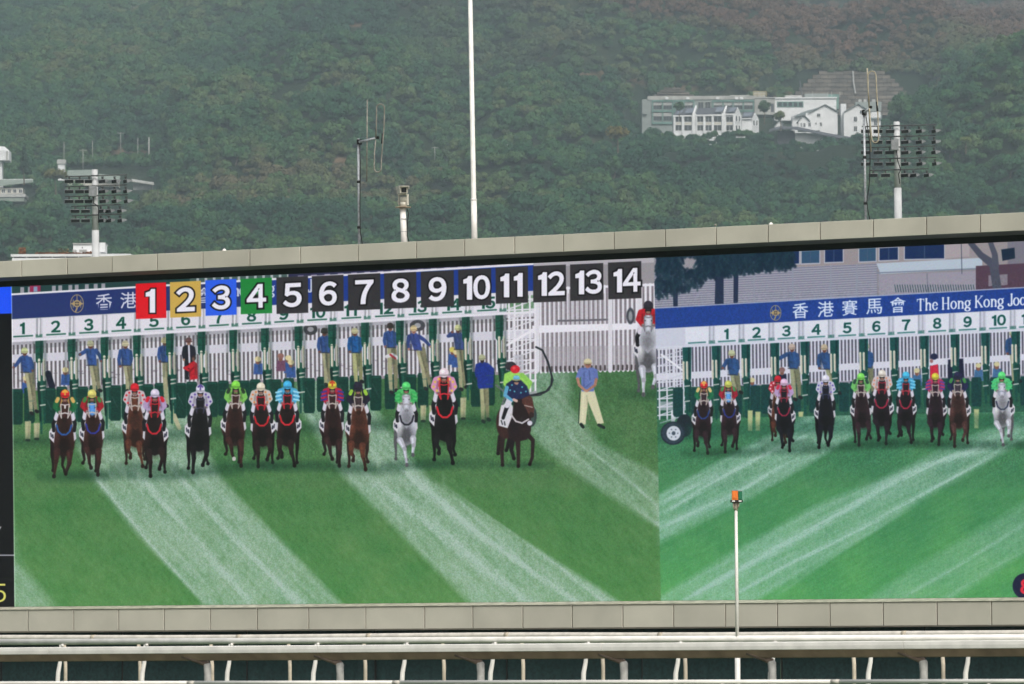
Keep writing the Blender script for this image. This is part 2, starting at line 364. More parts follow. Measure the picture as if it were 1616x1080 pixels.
# things over the banner
quadband(10, 300, ((15,445),(300,432)), ((15,466),(300,450)), (34, 66, 66))
for x in (32, 44, 82, 92, 108, 118, 134, 148, 160): quadband(x, x+6, ((0,455),(200,446)), ((0,465),(200,453)), (150, 150, 160))
quadband(47, 64, ((0,452),(200,443)), ((0,464),(200,452)), (150, 40, 80)); quadband(53, 59, ((0,455),(200,446)), ((0,464),(200,452)), (130, 150, 180))
quadband(300, 470, ((300,428),(470,420)), ((300,450),(470,440)), (70, 96, 92))
for x in range(310, 470, 13): quadband(x, x+4, ((300,432),(470,424)), ((300,449),(470,438)), (170, 176, 180))
quadband(455, 860, ((455,420),(860,400)), ((455,444),(860,420)), (44, 46, 78))
for x in range(470, 850, 21): quadband(x, x+9, ((455,436),(860,414)), ((455,441),(860,417)), (150, 140, 170))
# far fence, wall and track rail behind the stalls
BANT, BANB, LEDGE = ((16,466),(842,418)), ((16,504),(842,459)), ((18,538),(842,492))
quadband(14, 845, LEDGE, ((18,618),(842,590)), (150, 140, 150))
pickets(18, 842, ((18,540),(842,494)), ((18,612),(842,584)), 6.6, 1.65)
quadband(18, 842, ((18,560),(842,520)), ((18,573),(842,534)), (205, 203, 216)); quadband(18, 842, ((18,538),(842,492)), ((18,545),(842,500)), (196, 192, 204))
rr = random.Random(3)
for i in range(90): x = rr.uniform(20, 840); y = lin(x, (18,597), (842,566))+rr.uniform(-8, 8); stroke([(x, y), (x+rr.uniform(2, 8), y)], .8, (92, 84, 92), soft=.8, alpha=.5)
# stretch right of the stalls
poly([(842,415),(1045,404),(1045,455),(842,460)], (150, 146, 152)); poly([(842,408),(1045,400),(1045,414),(842,422)], (176, 172, 180))
pickets(846, 1046, ((846,456),(1046,448)), ((846,588),(1046,584)), 7.2, 1.9, col=(222, 220, 230), gap=(134, 126, 134))
quadband(846, 1046, ((846,548),(1046,544)), ((846,584),(1046,580)), (164, 158, 166), alpha=.45)
quadband(846, 1046, ((846,455),(1046,447)), ((846,459),(1046,451)), (226, 224, 234))
quadband(880, 965, ((846,506),(1046,501)), ((846,509),(1046,504)), (104, 102, 112)); [stroke([(x_, 464), (x_+.6, 582)], .6, (96,92,100), soft=.7, alpha=.5) for x_ in range(848, 1040, 7)]
for x in range(846, 1046, 7): stroke([(x+3.6, lin(x, (846,580), (1046,576))), (x+3.6, lin(x, (846,586), (1046,582)))], 1.6, (74, 66, 70))
quadband(840, 1006, ((846,514),(1006,510)), ((846,526),(1006,520)), (228, 226, 236))
for x in (848, 963, 1009): stroke([(x, 462), (x, 585)], 3.4, (214, 212, 222))
# light post truss at the end of the gate
for x in (803, 812, 824, 836, 844): stroke([(x, 452), (x+1, 618)], 1.5, (226, 224, 232))
for y in range(458, 616, 16):
    stroke([(800, y), (846, y-2)], 1.2, (222, 220, 230)); stroke([(803, y+14), (842, y)], 1.1, (214, 212, 222))
stroke([(800,545),(843,520)], 2, (230,228,236)); quadband(812, 826, ((0,560),(900,560)), ((0,590),(900,590)), (180,178,190), alpha=.7)
# stall fronts
ell(490, 520, 11, 9, (60, 60, 66)); ell(490, 520, 5, 4, (170, 170, 176)); ell(659, 514, 12, 9, (70, 70, 78)); ell(659, 514, 5, 4, (180, 180, 186))
def folk_behind():
    attendant(298, 536, 60, shirt=(34, 36, 50), pants=(30, 32, 42), cap=(120, 84, 74), face=(176, 128, 110)); stroke([(298, 546), (299, 572)], 1.4, (200, 200, 214))
    poly([(298,574),(306,570),(311,574),(312,598),(300,600)], (190, 26, 40), soft=.9); stroke([(300,578),(291,581),(298,585)], [2.4,2,1.8], (196,30,44)); stroke([(306,580),(300,586)], 1.6, (140,16,30)); ell(306, 565, 3.2, 4.2, (60,44,46)); ell(305, 567, 2, 2.6, (120,80,70))
    for x, y in ((103,584),(41,597),(407,567),(455,565),(459,572),(714,552),(720,556)): headonly(x, y, cap=(214,200,150) if x != 714 else (206,190,90))
    headonly(443, 562, cap=(150,104,96), body=(110,70,96)); stroke([(76,590),(82,610)], 5, (26,30,48))
folk_behind()
# dark padded doors
px_ = [62,113,165,216,268,318,368,418,471,524,576,631,683,735,788]
nums = [36,88,140,191,243,293,345,397,448,500,554,607,660,713,768]
for i, x in enumerate([10]+px_):
    yt = lin(x, (18,614), (788,585)); yb = lin(x, (18,670), (788,640))
    for a, b in ((x-24, x-7), (x+8, x+26)):
        if a < 12 and b < 20: continue
        poly([(a+1.5, yt), (b-1.5, yt), (b, yt+3), (b, yb-4), (b-2, yb), (a+2, yb), (a, yb-4), (a, yt+3)], GATED, soft=.7)
        stroke([(a+3, yt+3), (b-3, yt+2.6)], 1, (26, 88, 74), alpha=.7)
# men on the stall ledges
attendant(39, 552, 100, lean=14, armL=[(-6,14),(-12,22),(-17,27)], armR=[(8,14),(12,24),(12,32)])
attendant(143, 541, 78, lean=10, armL=[(-6,12),(-16,18)], armR=[(8,12),(14,20),(16,28)])
attendant(198, 541, 76, lean=7, armL=[(-7,13),(-10,26),(-8,36)])
attendant(260, 536, 104, lean=6); stroke([(272,650),(283,676)], [4,3], (178,176,140))
attendant(512, 521, 86, lean=6, cap=(56,60,50)); attendant(560, 521, 84, lean=6, shirt=(30,92,160), pants=(184,186,130))
attendant(616, 513, 106, lean=5, cap=(60,50,48), face=(150,104,92)); stroke([(610,563),(619,560),(627,565)], 2.6, (208,206,214)); stroke([(616,560),(624,566)], 1.6, (180,50,60))
attendant(653, 517, 96, lean=22, armR=[(8,14),(16,19),(26,29)], shirt=(56,76,146), face=(186,132,116)); attendant(723, 516, 98, lean=8, armL=[(-7,12),(-15,14),(-9,8)], shirt=(60,80,140))
# men seen through the doors: trousers below them
for x, y0, y1 in ((44,665,694),(58,668,692),(668,640,664),(682,640,664),(731,628,660)): poly([(x-4.6,y0),(x+4.8,y0),(x+3.6,y1),(x-4.2,y1)], (176,176,136), soft=1); stroke([(x+2,y0),(x+1,y1)], 1.4, (140,140,108), soft=1, alpha=.6); stroke([(x-2,y1+1),(x+2,y1+1)], 2, (30,34,34))
attendant(761, 563, 102, shirt=(26,50,142), pants=(182,182,136), lean=5, cap=(196,186,158), face=(60,50,50))
poly([(751,575),(770,573),(780,582),(778,612),(754,614)], (24,48,140), soft=1); 
# posts of the stalls with their pads
for i, x in enumerate(px_):
    yt = lin(x, *LEDGE); yp = lin(x, (62,566), (788,530)); ye = yp+lin(x, (62,118), (788,96)); w_ = 6.4
    poly([(x-w_, yt), (x+w_, yt), (x+w_-.6, yp+4), (x+3, yp+8), (x+3, yp+44), (x-3, yp+44), (x-3, yp+8), (x-w_+.6, yp+4)], GATE, soft=.6)
    stroke([(x+3, yt+3), (x+2.6, yp)], 1.6, (12, 52, 46), alpha=.8)
    stroke([(x+2.5, yp+30), (x+3.5, ye)], [3.6, 1.6], GATE); stroke([(x+8, yp+36), (x+8, ye-16)], [3, 1.5], (14,74,62))
    stroke([(x-1, yp+40), (x+2, ye-20)], [2.6, 1.4], (8,44,40))
    for dx in (-2.4, 5.2): stroke([(x+dx+2, yp+2), (x+dx+2.6, yp+34)], 1.9, (212, 208, 190)); stroke([(x+dx+3.6, yp+4), (x+dx+4, yp+34)], .5, (130,124,110))
    for yy in (44, 50, 74): stroke([(x+2, yp+yy), (x+9, yp+yy-1)], 1.1, (190,190,180)); 
    stroke([(x+12, yp+66), (x+20, yp+82)], 1.1, (30,70,64))
for i, x in enumerate(px_):
    yt = lin(x, *LEDGE); stroke([(x+9, yt+4), (x+10, yt+96)], 2.6, (20,44,40), soft=2, alpha=.38); stroke([(x-9, yt+5), (x-9, yt+70)], 1.6, (30,50,46), soft=1.6, alpha=.35)
    for yy in (12, 24, 36): stroke([(x-5, yt+yy), (x+5, yt+yy-.6)], .6, (12,50,42), alpha=.7)
    for yy in (98, 112): stroke([(x-20, yp if 0 else yt+yy), (x-9, yt+yy-.6)], .7, (40,96,82), alpha=.5)
quadband(14, 800, LEDGE, ((18,552),(842,506)), (60,66,70), alpha=.22)
# header with stall numbers
quadband(14, 800, BANB, LEDGE, (206, 204, 216)); quadband(800, 846, BANB, ((18,500),(842,466)), (206,204,216))
for i, x in enumerate(nums):
    n = i+1; yb_, yl = lin(x, *BANB), lin(x, *LEDGE); xr = x+26
    for q, c_ in ((xr-3.5, (120,124,130)), (xr+2, (150,150,156))): stroke([(q, yb_), (q, yl-5)], 1.2, c_, alpha=.6)
    poly([(xr-6, yl-9), (xr+5, yl-9.5), (xr+5, yl-4.5), (xr-6, yl-4)], (52,110,92), soft=.8, alpha=.8); stroke([(xr, yb_+3), (xr-1, yl-8)], .9, (226,226,234))
    poly([(x-20.5, yb_+2.5), (x+20, yb_+.5), (x+20, yl-3.5), (x-20.5, yl-2.5)], (220, 217, 228), soft=.6)
    number(n, x, (yb_+yl)/2-1.5, 17, (16, 82, 66), off=.035, slope=-.05, xs=1.08)
    stroke([(x-14, yl-5.4), (x+15, yl-7)], 1.3, (72,128,112)); stroke([(x-14, yl-5.2), (x+15, yl-6.8)], .5, (30,84,70))
quadband(14, 846, ((18,536.5),(842,490.5)), ((18,540.5),(842,494.5)), (222, 220, 230))
# blue banner
quadband(14, 842, BANT, BANB, (36, 52, 112)); quadband(430, 842, BANT, BANB, (26, 58, 150), alpha=.8)
quadband(14, 842, ((16,463.5),(842,415)), ((16,466.5),(842,418.5)), (224, 222, 232))
emblem(121.5, 479.5, 1.0)
LEFT_LINE = True
for ch, x in (('香',164),('港',203),('賽',243),('馬',283),('會',322)): lettering(ch, x, lin(x, (164,476.5),(203,474)), 25, (206, 208, 226), off=.006, slope=-.05)
# man on the grass, grey lead pony and rider, hose, tyre
ell(838, 657, 9, 17, (58, 66, 72)); ell(838, 657, 6, 12, (84, 92, 98))
stroke([(846,548),(856,553),(865,572),(871,595),(870,608),(862,618),(848,622),(830,624)], 1.5, (34,40,46)); stroke([(862,566),(873,600),(866,616),(852,624),(838,625)], 1, (40,46,52))
stroke([(792,640),(800,622),(783,608)], 1.6, (90,100,100)); stroke([(800,628),(846,619)], 2, (150,156,158))
attendant(927, 571, 100, legs=False, shirt=(104, 124, 192), pants=(206, 202, 166), lean=0, armL=[(-8,12),(-10,20),(-3,26)], armR=[(8,12),(9,20),(1,27)], face=(176,124,104), cap=(204,192,154))
poly([(917,616),(938,616),(953,668),(943,670),(928,634),(924,670),(914,669)], (208,204,168), soft=.8); stroke([(945,671),(953,675)], 2.4, (26,40,36)); stroke([(917,670),(920,674)], 2.6, (26,40,36)); stroke([(915,620),(913,668)], .6, (40,50,46))
CLIP[0] = INL
# =================== horses and jockeys shown on the board
def dark(c, k): return tuple(int(max(0, min(255, q*k))) for q in c)
BAY, DBAY, BLK, CHE, GRY = (70,38,34), (46,28,28), (24,22,26), (108,58,42), (176,178,190)
def horse(cx, y0, y1, coat, silk, silk2=None, cap=(220,60,60), cap2=None, lean=-1, collar=None, bridle=None, legs=0, face=None, pat='spots', blaze=False, sock=False, vest=None, dim=1.0):
    k = (y1-y0)/100.; S_ = lean
    rv = random.Random(int(cx*3+y0)); hx, bx, wd = rv.uniform(-1.6, 1.6), rv.uniform(-1.2, 1.2), rv.uniform(.90, 1.0)
    def F(x, y):
        t_ = min(1, max(0, (42-y)/16)); return (cx+(x*wd+hx*t_+bx*(1-t_)*max(0, (y-45))/30)*k, y0+y*k)
    coat, silk = dark(coat, dim*(.80 if coat[0] < 150 else 1)), dark(silk, dim*.93); lo, hi = dark(coat, .62), dark(coat, 1.35)
    pt = lambda L: [F(*p) for p in L]
    # shadow on the turf
    ell(cx+10*k, y1-1*k, 34*k, 4.2*k, (20, 62, 42), soft=5*k, alpha=.55)
    # hind quarters and hind legs, showing to one side
    ell(*F(S_*6.5, 54), 9.5*k, 15*k, dark(coat, .9), soft=1)
    H = {0: [[(S_*12,60),(S_*13.5,74),(S_*12.5,84),(S_*12.5,92)], [(S_*3,66),(S_*1,78),(S_*2,86),(S_*-1,93)]],
         1: [[(S_*11,60),(S_*12,76),(S_*11,88),(S_*11.5,95)], [(-S_*8,62),(-S_*10,76),(-S_*9,84),(-S_*11,90)]],
         2: [[(S_*10,60),(S_*12,72),(S_*10,82),(S_*12,86)], [(-S_*5,66),(-S_*5,80),(-S_*4,90),(-S_*4,95)]]}[legs % 3]
    for L in H: stroke(pt(L), [3.6*k,2.0*k,1.3*k,1.1*k], dark(lo, .75), soft=.8); stroke(pt(L[-1:]), 2*k, dark(lo, .7))
    # barrel and chest
    poly(pt([(-8,38),(8,38),(11.5,47),(12.6,58),(11,68),(7,74),(0,76.5),(-7,74),(-11,68),(-12.6,58),(-11.5,47)]), coat, soft=1.1)
    ell(*F(0, 64), 9*k, 12*k, dark(lo, .62), soft=4*k, alpha=.85); ell(*F(-8.2, 52), 2.4*k, 8*k, dark(hi, 1.2), soft=3*k, alpha=.6); ell(*F(8, 53), 2.6*k, 8*k, hi, soft=3*k, alpha=.35)
    stroke(pt([(0,50),(0,70)]), .7*k, dark(lo, .8), soft=1.2, alpha=.6)
    # fore legs
    A = {0: [[(-8,70),(-9,82),(-9.5,88),(-11.5,98)], [(6.5,72),(6,84),(3,92),(2,95)]],
         1: [[(-7,72),(-5.5,84),(-6,92),(-6,99)], [(8,70),(9,80),(6,88),(5,91)]],
         2: [[(-8,69),(-5,76),(-4,86),(-2,91)], [(7,72),(7.5,85),(6.5,92),(6.5,99)]],
         3: [[(-8,70),(-2,80),(0,90),(1.5,99)], [(8.5,68),(9.5,76),(8.5,84),(9,87)]],
         4: [[(-9,70),(-9,80),(-6,84),(-6.5,88)], [(4,72),(5,84),(7,90),(8.5,98)]]}[legs]
    for L in A:
        stroke(pt(L), [3.8*k,2.2*k,1.5*k,1.25*k], coat, soft=.8)
        if coat[0] < 150 and rv.random() < .8: stroke(pt(L[1:]), [1.9*k,1.5*k,1.25*k], dark(coat, .42), soft=.9, alpha=.9)
        if 1: pass; stroke(pt([(p[0]-.8, p[1]) for p in L[:3]]), [1.3*k,.9*k,.6*k], hi, soft=1, alpha=.6)
        stroke(pt([L[1]]), 2.5*k, dark(coat, .9)); stroke(pt([L[-1], (L[-1][0], L[-1][1]+.8)]), 2.1*k, (190,186,184) if sock and L is A[0] else dark(lo, .75))
    # saddle cloth hanging on both flanks
    a = -S_
    poly(pt([(S_*4,33),(S_*10,38),(S_*17,48),(S_*17,55),(S_*11.5,61),(S_*10.5,50),(S_*6,40)]), dark((208,206,214), dim), soft=.7)
    poly(pt([(a*5,34),(a*9,37),(a*13,47),(a*14,56),(a*11.5,59),(a*10.5,48)]), dark((196,194,204), dim), soft=.7)
    stroke(pt([(S_*13,52),(S_*12.5,55)]), .9*k, (40,42,60)); stroke(pt([(S_*15,50),(S_*14.5,54)]), .6*k, (40,42,60))
    # boots and breeches
    for s_ in (-1, 1):
        stroke(pt([(s_*9,31),(s_*12.4,39),(s_*11.6,47)]), [2.6*k,2*k,2*k], (22,22,28)); stroke(pt([(s_*6,26),(s_*9,33)]), [4.2*k,3.2*k], dark((206,202,216), dim))
    # neck
    poly(pt([(-5.5,24),(5.5,24),(8.5,36),(10,46),(0,56),(-10,46),(-8.5,36)]), coat, soft=1); ell(*F(0, 44), 6*k, 9*k, lo, soft=3*k, alpha=.75)
    if collar: stroke(pt([(-8.5,41),(-6.5,48),(-2.5,51.5),(2.5,51.5),(6.5,48),(8.5,41)]), 1.0*k, collar)
    # jockey
    poly(pt([(-8,9.5),(-4,8),(4,8),(8,9.5),(11.5,14),(12.5,21),(9,27),(-9,27),(-12.5,21),(-11.5,14)]), silk, soft=1)
    for s_ in (-1, 1):
        stroke(pt([(s_*8.5,13),(s_*11.3,20),(s_*6.5,26)]), [3.3*k,2.9*k,2.2*k], silk); stroke(pt([(s_*6,26.5)]), 1.8*k, (214,190,180)); stroke(pt([(s_*6.6,15),(s_*7.4,22)]), .9*k, dark(silk, .6), soft=1.2, alpha=.7)
    if vest: poly(pt([(-5,10),(5,10),(6.5,20),(-6.5,20)]), vest, soft=1)
    if silk2:
        r_ = random.Random(int(cx))
        if pat == 'spots':
            for q in [(-10,15),(-11.5,20),(10,15),(11.5,20),(-8,24),(8,24),(-6,12),(6,12),(-3,17),(3,16)]: stroke(pt([(q[0]+r_.uniform(-.6,.6), q[1])]), 1.25*k, silk2)
        elif pat == 'hoops':
            for q in (14, 18.5, 23):
                for s_ in (-1, 1): stroke(pt([(s_*7.5,q-1),(s_*13.6,q+.4)]), 1.0*k, silk2)
        elif pat == 'seams':
            for s_ in (-1, 1): stroke(pt([(s_*2.5,10),(s_*4.5,20)]), 1.2*k, silk2); stroke(pt([(s_*8,11),(s_*9.5,14)]), 2.0*k, silk2)
    stroke(pt([(-7,26.5),(7,26.5)]), 1.2*k, (30,26,32), soft=1.4, alpha=.6); ell(*F(0, 20), 4.4*k, 6*k, dark(silk, .45), soft=2.4*k, alpha=.55)
    ell(*F(0, 11.6), 3.2*k, 3*k, (48,34,34)); ell(*F(0, 12.6), 2.3*k, 1.8*k, (168,120,104), alpha=.8); stroke(pt([(-2.6,10.6),(2.6,10.6)]), 1*k, (24,22,26))
    cap = dark(cap, dim)
    ell(*F(0, 5.6), 5*k, 5*k, cap); ell(*F(-1.3, 4), 2*k, 1.8*k, dark(cap, 1.25), soft=1.4, alpha=.7)
    if cap2: stroke(pt([(-2.4,3.4),(0,1.4),(2.4,3.4)]), 1.1*k, cap2); stroke(pt([(0,3),(0,7)]), .9*k, cap2)
    stroke(pt([(-4.5,8.2),(4.5,8.2)]), .9*k, dark(cap, .75))
    # horse's head
    fc = dark(face, dim) if face else coat
    for s_ in (-1, 1): poly(pt([(s_*1.4,17),(s_*3.2,13.8),(s_*4.4,18)]), lo)
    poly(pt([(-4.3,17),(0,15.6),(4.3,17),(5,22),(4.1,27),(3,32.5),(2.6,36),(0,37.6),(-2.6,36),(-3,32.5),(-4.1,27),(-5,22)]), coat, soft=.8)
    if face: poly(pt([(-4.6,16.5),(4.6,16.5),(5,23),(3.6,30),(-3.6,30),(-5,23)]), fc, soft=.8)
    stroke(pt([(0,18),(0,30)]), [2.2*k,1.4*k], dark(fc, 1.28), soft=1.6, alpha=.6)
    if blaze: stroke(pt([(0,19),(0,21.5)]), .9*k, (226,222,220))
    for s_ in (-1, 1): stroke(pt([(s_*4,21.6)]), .8*k, (16,14,16)); stroke(pt([(s_*1.3,35)]), .6*k, (12,10,12))
    ell(*F(0, 35), 2.7*k, 2.6*k, dark(coat, .5) if coat[0] < 150 else (130,130,140), alpha=.85)
    br = bridle or (190,180,176)
    stroke(pt([(-3.8,28),(0,27),(3.8,28)]), .75*k, br); stroke(pt([(-4.6,17.4),(0,18.4),(4.6,17.4)]), .6*k, br)
    for s_ in (-1, 1): stroke(pt([(s_*4.7,18),(s_*3.6,33),(s_*6.2,27)]), .55*k, br)

# roman lettering with serifs, drawn with a broad nib
def nib(s, x, yb, h, col, sp_=1.0):
    th, tn = .085, .032
    def v(X, a, b, serif=True, w=th):
        Lt = [([(X,a),(X,b)], w)]
        if serif: Lt += [([(X-.10,a),(X+.10,a)], tn), ([(X-.10,b),(X+.08,b)], tn)]
        return Lt
    def arc(cx, cy, rx, ry, a0, a1, w0=tn, w1=th, n=10):
        P_ = []; 
        for i in range(n+1):
            t_ = math.radians(a0+(a1-a0)*i/n); P_.append((cx+rx*math.cos(t_), cy+ry*math.sin(t_)))
        return [(P_[i:i+2], w0+(w1-w0)*abs(math.cos(math.radians(a0+(a1-a0)*(i+.5)/n)))) for i in range(n)]
    G = {'T': (v(.32,0,1)+[([(.02,.97),(.62,.97)],tn*1.3),([(.03,.97),(.02,.78)],tn),([(.61,.97),(.62,.78)],tn)], .66),
         'h': (v(.12,0,1)+v(.46,0,.5)+arc(.30,.42,.17,.2,0,170), .60), 'e': (arc(.24,.32,.2,.33,20,330)+[([(.06,.36),(.42,.36)],tn)], .50),
         'H': (v(.12,0,1)+v(.58,0,1)+[([(.12,.5),(.58,.5)],tn*1.2)], .74), 'o': (arc(.25,.32,.22,.33,0,360,n=16), .54), 'n': (v(.12,0,.62)+v(.46,0,.45)+arc(.30,.40,.17,.22,0,170), .60),
         'g': (arc(.24,.40,.19,.24,0,360,n=14)+[([(.40,.6),(.52,.66)],tn*1.4),([(.14,.18),(.10,.06),(.36,.02)],th*.8)]+arc(.24,-.12,.21,.15,0,360,n=12), .55),
         'K': (v(.12,0,1)+[([(.62,.96),(.16,.44)],tn*1.2),([(.26,.56),(.62,.03)],th),([(.5,0),(.72,0)],tn),([(.5,.98),(.7,.98)],tn)], .74),
         'J': (v(.34,.15,1)+arc(.20,.12,.14,.14,0,-190), .46), 'c': (arc(.24,.32,.2,.33,40,320), .46), 'k': (v(.12,0,1)+[([(.46,.62),(.16,.28)],tn),([(.24,.36),(.5,.02)],th)], .58),
         'y': ([([(.06,.62),(.28,.02)],th),([(.5,.62),(.22,-.2),(.1,-.26)],tn)], .54), ' ': ([], .26)}
    for ch in s:
        Lx, adv = G[ch]
        for pts, w in Lx: stroke([(x+p[0]*h*.92*(.5+.5*sp_), yb-p[1]*h-(p[0]*h*.92)*.055) for p in pts], w*h*.85, col, soft=.45)
        x += adv*h*.92*sp_; yb -= adv*h*.92*.055*sp_
RED, WHT = (214,30,44), (222,216,228)
def L(): pass
quadband(14, 845, ((18,690),(842,650)), ((18,706),(842,668)), (24, 66, 44), soft=7, alpha=.5)
horse(214, 604, 738, CHE, (220,200,208), RED, cap=(224,28,44), lean=-1, legs=4, pat='spots', dim=.97)
horse(413, 603, 737, DBAY, (214,204,196), (224,130,70), cap=(224,214,190), lean=1, legs=1, collar=(200,30,40), bridle=(200,30,44))
horse(101, 614, 754, BAY, (26,112,66), (210,170,90), cap=(220,34,40), cap2=(226,170,60), collar=(34,84,160), legs=0, pat='seams', vest=(120,24,34), blaze=True, bridle=(206,200,200))
horse(147, 614, 750, BAY, (178,26,42), (60,130,60), cap=(214,204,104), collar=(40,50,150), legs=2, face=(70,130,200), pat='seams', vest=(50,90,56))
horse(243, 613, 752, DBAY, (186,160,206), (214,30,50), cap=(206,196,222), collar=(196,26,44), bridle=(196,30,44), legs=1, pat='seams', vest=(196,30,46), lean=1)
horse(315, 606, 746, BLK, (206,200,222), (96,70,160), cap=(214,210,230), cap2=(90,70,150), legs=1, pat='spots', lean=-1, bridle=(60,60,80))
horse(370, 600, 736, BAY, (130,206,90), (40,60,40), cap=(126,216,70), legs=2, sock=True, pat='seams', lean=-1)
horse(453, 600, 737, DBAY, (70,176,226), (150,214,236), cap=(60,170,226), collar=(206,30,44), bridle=(206,34,48), legs=4, pat='hoops', lean=1)
horse(525, 600, 736, (62,34,34), (196,30,66), (54,50,150), cap=(216,200,60), cap2=(206,70,40), legs=2, pat='hoops', lean=-1)
horse(567, 602, 743, CHE, (36,32,54), (150,200,60), cap=(36,32,52), legs=4, pat='seams', lean=-1, face=(52,40,44))
horse(642, 602, 735, GRY, (84,206,110), (46,170,84), cap=(84,214,110), legs=3, pat='hoops', lean=-1, collar=(34,34,44), bridle=(150,150,160))
horse(702, 580, 733, BLK, (224,150,196), (226,190,70), cap=(226,206,216), collar=(210,30,44), bridle=(214,34,48), legs=4, pat='spots', lean=-1, vest=(206,60,50))
G1 = (176,178,188)
poly([(918,584),(937,583),(940,600),(937,618),(918,618),(917,600)], (98,118,184), soft=.9); stroke([(922,588),(921,614)], 1.4, (70,86,144), soft=1.4, alpha=.7); stroke([(930,586),(931,600)], .7, (64,78,130), soft=.8, alpha=.8); stroke([(933,604),(924,612)], .9, (66,82,138), soft=1.2, alpha=.7)
stroke([(916,586),(912,596)], [4,3.2], (98,118,184)); stroke([(939,586),(941,597)], [4,3.2], (92,110,174)); stroke([(911.5,598),(914,608),(923,616)], [2.3,2.1,1.8], (176,124,104)); stroke([(941,599),(939,608),(928,616)], [2.3,2.1,1.8], (168,116,98)); ell(925.5,617,2.8,2.3,(182,132,112))
ell(928,575.5,5,5.4,(168,116,98)); ell(928,578,3,2.4,(140,92,80),soft=1,alpha=.6); ell(927.6,570.6,6,4.6,(208,198,160)); stroke([(922,573.6),(933.4,573.4)], 1, (168,156,120)); stroke([(925,575.6),(931,575.6)], .7, (70,46,42), alpha=.8)
stroke([(926,625),(930,662)], .9, (150,146,118), soft=1.2, alpha=.6); stroke([(921,622),(919,664)], 1.0, (228,224,190), soft=1.2, alpha=.6)
ell(995, 499, 6.5, 13, (70,74,84)); ell(995, 499, 3, 8, (140,144,150))
horse(1022, 474, 624, GRY, (204,30,44), cap=(44,42,52), legs=1, lean=-1, bridle=(120,120,130))
# the pair at the right end of the gate: one horse nearly side on, a second rider behind
ell(806, 578, 9, 7, (50,48,56)); poly([(796,590),(806,586),(826,590),(838,606),(834,614),(800,618),(794,606)], (150,214,90), soft=1); stroke([(824,592),(837,604),(835,612)], [3.4,3,2], (140,206,84)); ell(813, 583, 7.4, 6.4, (216,30,46)); ell(811,581,2.6,2.2,(236,90,90),alpha=.7)
ell(825, 734, 44, 5, (20,62,42), soft=5, alpha=.55)
for Lg, c_ in (([(790,690),(787,706),(786,716)],(34,22,24)), ([(806,690),(801,706),(799,711)],(24,18,22)), ([(794,680),(792,712),(793,734)],(40,26,26)), ([(809,692),(807,710),(811,724)],(26,20,22)), ([(817,690),(818,715),(818,736)],(44,28,28)), ([(830,684),(841,695),(840,722),(836,733)],(38,24,26))):
    stroke(Lg, [4.4,3,2.4,2.4][:len(Lg)], c_, soft=.8); stroke([Lg[-1]], 2.8, dark(c_, .6))
ell(798, 667, 15, 26, (58,34,32), soft=1); poly([(800,650),(822,640),(838,655),(838,680),(832,694),(815,698),(802,690)], (40,26,28), soft=1); ell(812,672,8,16,(26,18,22),soft=5,alpha=.7)
poly([(791,640),(806,636),(812,648),(801,676),(787,672),(788,652)], (208,206,214), soft=.7); stroke([(791,664),(793,670)], 1, (60,60,70)); stroke([(796,666),(797,671)], 1, (60,60,70))
poly([(816,622),(832,622),(838,640),(834,668),(820,674),(808,660),(810,640)], (34,22,24), soft=1); stroke([(806,654),(814,665),(824,668),(834,662)], 1.3, (196,190,196))
poly([(824,622),(832,621),(840,628),(843,645),(842,658),(836,658),(830,645),(824,636)], (84,48,42), soft=.8); ell(839, 655, 4, 4.5, (46,30,30)); stroke([(824,621),(825,617),(828,622)], 1.4, (60,34,32)); stroke([(828,640),(840,643)], .7, (180,170,166))
ell(836,668,4,4,(206,204,214))
stroke([(803,634),(798,648),(794,660)], [4,3,2.6], (24,24,30)); stroke([(806,628),(800,640)], [5.4,4.4], (206,204,216))
poly([(799,606),(808,600),(822,600),(832,610),(836,624),(822,630),(804,630),(796,622)], (28,38,80), soft=1); stroke([(800,612),(797,624),(808,632)], [3,2.8,2], (84,160,200)); stroke([(811,631),(815,633)], 2.2, (206,170,160))
for q in ((808,608),(816,606),(824,611),(812,618),(822,620),(830,618),(805,616)): stroke([q], 1.3, (80,180,196))
ell(815, 604, 3.6, 3.4, (170,124,108)); stroke([(811,602),(819,602)], 1.4, (22,22,26)); ell(815, 597.2, 5.2, 4.6, (92,170,210)); stroke([(810,600),(820,600)], 1.0, (150,140,90)); stroke([(812,595),(818,595)], .8, (150,210,236), soft=.9, alpha=.7)

nib('The Hong Kong Jockey', 356, 476-8, 19, (196,200,222))
# number tiles across the top of the race picture
tiles = [(214,262,447,503,(232,16,30)),(268,317,444.5,501,(206,168,74)),(324,373,441.5,498,(38,92,240)),(379.5,429,439.5,495.5,(30,136,58)),(436,486,437,495,0),(492,542,435,492,0),(549,600,432.5,489.5,0),
         (606,657,430.5,487,0),(664,716,428,485,0),(723,775,425,483,0),(782,833,421.5,479,0),(841,893,419,477,0),(899.5,952,416.5,474.5,0),(959.5,1012,413.5,472,0)]
for i, (x0, x1, y0, y1, c_) in enumerate(tiles):
    sl = -.047*(x1-x0)
    poly([(x0, y0-sl*.5), (x1, y0+sl*.5), (x1+.5, y1+sl*.5), (x0+.5, y1-sl*.3)], c_ or (52, 50, 54), soft=.4)
    n = i+1; cx_, cy_ = (x0+x1)/2+.5, (y0+y1)/2
    # tall digits with a black rim
    xs_ = .95 if n > 9 else 1.04
    number(n, cx_, cy_, 35, (14, 12, 16), off=.085, slope=-.045, xs=xs_, gap=.64)
    number(n, cx_, cy_, 35, (232, 230, 242), off=.029 if n in (4, 14) else .035, slope=-.045, xs=xs_, gap=.64)

